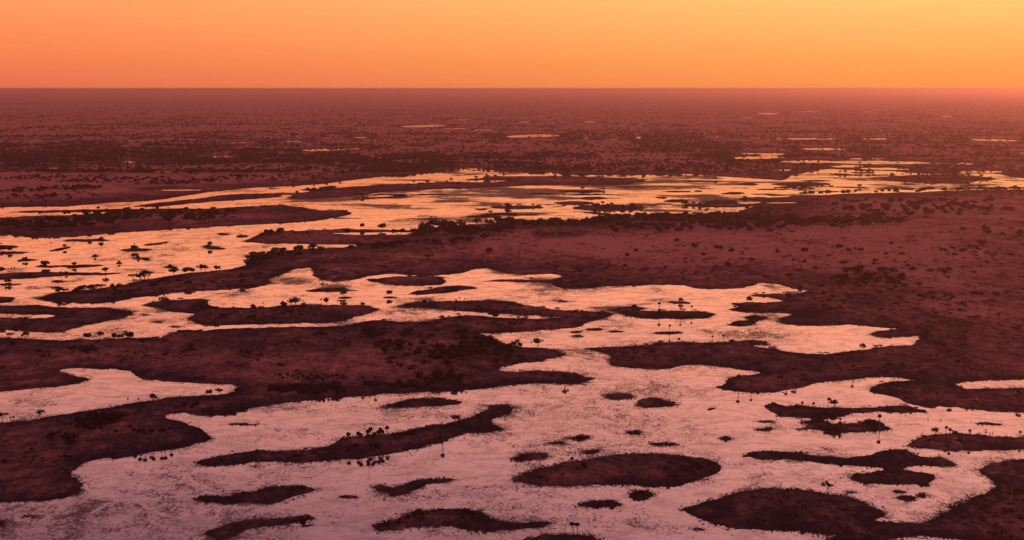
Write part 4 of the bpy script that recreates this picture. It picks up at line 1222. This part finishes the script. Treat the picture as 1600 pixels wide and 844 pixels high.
# sedge standing along the shores and in the shallows of the foreground
def tuft(seed):
    rng = np.random.default_rng(seed)
    V = []
    for k in range(7):
        a, r = rng.random() * 6.283, 0.45 * rng.random()
        c = np.array([r * math.cos(a), r * math.sin(a), 0])
        b = rng.random() * 6.283
        sx = np.array([math.cos(b), math.sin(b), 0]) * (0.16 + 0.14 * rng.random())
        tip = c + np.array([rng.normal(0, .22), rng.normal(0, .22), 0.6 + 0.4 * rng.random()])
        V += [c - sx, c + sx, tip + sx * 0.25, tip - sx * 0.25]
    return np.array(V)


tufts = [tuft(900 + i) for i in range(6)]
vi = np.flatnonzero((front & (py_all > 470) & (py_all < 880) & (px_all > -60) & (px_all < 1660) & (field > -14) & (field < 5)).ravel())
fl = FF[vi]
prob = np.exp(-np.abs(fl + 0.3) / 1.7) * 0.62 + 0.02 * np.exp(fl / 5)
prob *= np.clip(0.55 + 1.6 * fbm(XYZ[vi, 0] / 30, XYZ[vi, 1] / 30, 111, 3), 0.05, 1.6)
vi = vi[RNG.random(len(vi)) < prob]
beds = [(XYZ[i, 0] + RNG.normal() * .5, XYZ[i, 1] + RNG.normal() * .9, max(HF[i], 0.0) - 0.08, 0.40 + 0.55 * RNG.random() ** 2, 1.7 + 1.3 * RNG.random()) for i in vi]
mass('sedge', 'dark sedge tufts fringing the shores of the foreground', 'sedge', beds, tufts, M_SEDGE)


# ------------------------------------------------------------------ wading antelope
def antelope_mesh():
    me = bpy.data.meshes.new('antelope')
    J = [(0, 0, .95), (.45, 0, .98), (-.45, 0, .95), (.68, 0, 1.28), (.78, 0, 1.42), (1.0, 0, 1.34), (.76, .06, 1.50), (.60, .10, 1.85), (.76, -.06, 1.50), (.60, -.10, 1.85),
         (.42, .13, .62), (.42, .13, .02), (.42, -.13, .62), (.46, -.13, .02), (-.48, .13, .70), (-.58, .13, .40), (-.50, .13, .02), (-.48, -.13, .70), (-.58, -.13, .40), (-.54, -.13, .02), (-.68, 0, .72)]
    E = [(0, 1), (0, 2), (1, 3), (3, 4), (4, 5), (4, 6), (6, 7), (4, 8), (8, 9), (1, 10), (10, 11), (1, 12), (12, 13), (2, 14), (14, 15), (15, 16), (2, 17), (17, 18), (18, 19), (2, 20)]
    Rr = [.24, .22, .21, .11, .10, .05, .025, .012, .025, .012, .07, .03, .07, .03, .09, .045, .03, .09, .045, .03, .025]
    me.from_pydata(J, E, [])
    o = bpy.data.objects.new('antelope_base', me)
    COL.objects.link(o)
    sk = o.modifiers.new('skin', 'SKIN')
    for i, r in enumerate(Rr):
        me.skin_vertices[0].data[i].radius = (r, r)
    me.skin_vertices[0].data[0].use_root = True
    sub = o.modifiers.new('sub', 'SUBSURF')
    sub.levels = sub.render_levels = 1
    dg = bpy.context.evaluated_depsgraph_get()
    m2 = bpy.data.meshes.new_from_object(o.evaluated_get(dg))
    bpy.data.objects.remove(o)
    m2.materials.clear()
    m2.materials.append(M_COAT)
    m2.name = 'antelope'
    return m2


ant = antelope_mesh()
spots = [(1529, 677), (1532, 677.5), (1538, 674), (1541, 673), (1541, 678), (1547, 678.5), (1551, 677.5), (1450, 656), (1470, 656), (1445, 682)]
for k, (px, py) in enumerate(sorted(spots)):
    x, y = ground(px, py)
    o = link('antelope', ant)
    o.location = (float(x), float(y), -0.12)
    o.rotation_euler = (0, 0, random.random() * 6.28)
    o.scale = (1.25,) * 3
    tag(o, 'small dark antelope wading in water near the right edge, %s from the left' % ordinal(k), 'antelope', 'antelope wading near the right edge')

# ------------------------------------------------------------------ evening haze over the plain
hm, ht, ho = new_mat('evening haze')
pv = N(ht, 'ShaderNodeVolumePrincipled')
pv.inputs['Color'].default_value = (0.80, 0.42, 0.45, 1)
pv.inputs['Density'].default_value = 3.4e-5
pv.inputs['Anisotropy'].default_value = 0.66
LK(ht, pv.outputs[0], ho.inputs['Volume'])
B, z0, z1 = 252000.0, -4.0, H + 4.0
bv = [(-B, -B, z0), (B, -B, z0), (B, B, z0), (-B, B, z0), (-B, -B, z1), (B, -B, z1), (B, B, z1), (-B, B, z1)]
bf = [(3, 2, 1, 0), (4, 5, 6, 7), (0, 1, 5, 4), (1, 2, 6, 5), (2, 3, 7, 6), (3, 0, 4, 7)]
haze = link('haze', mesh_np('haze', bv, bf, hm, False))
tag(haze, 'thin pinkish evening haze lying over the whole plain', None, None, 'stuff')
print('placed', len(chosen), 'rest trees', len(near_rest), 'far', len(far_places), 'scrub', len(scrub), 'grid', GX.shape, 'ground min', hgt.min())
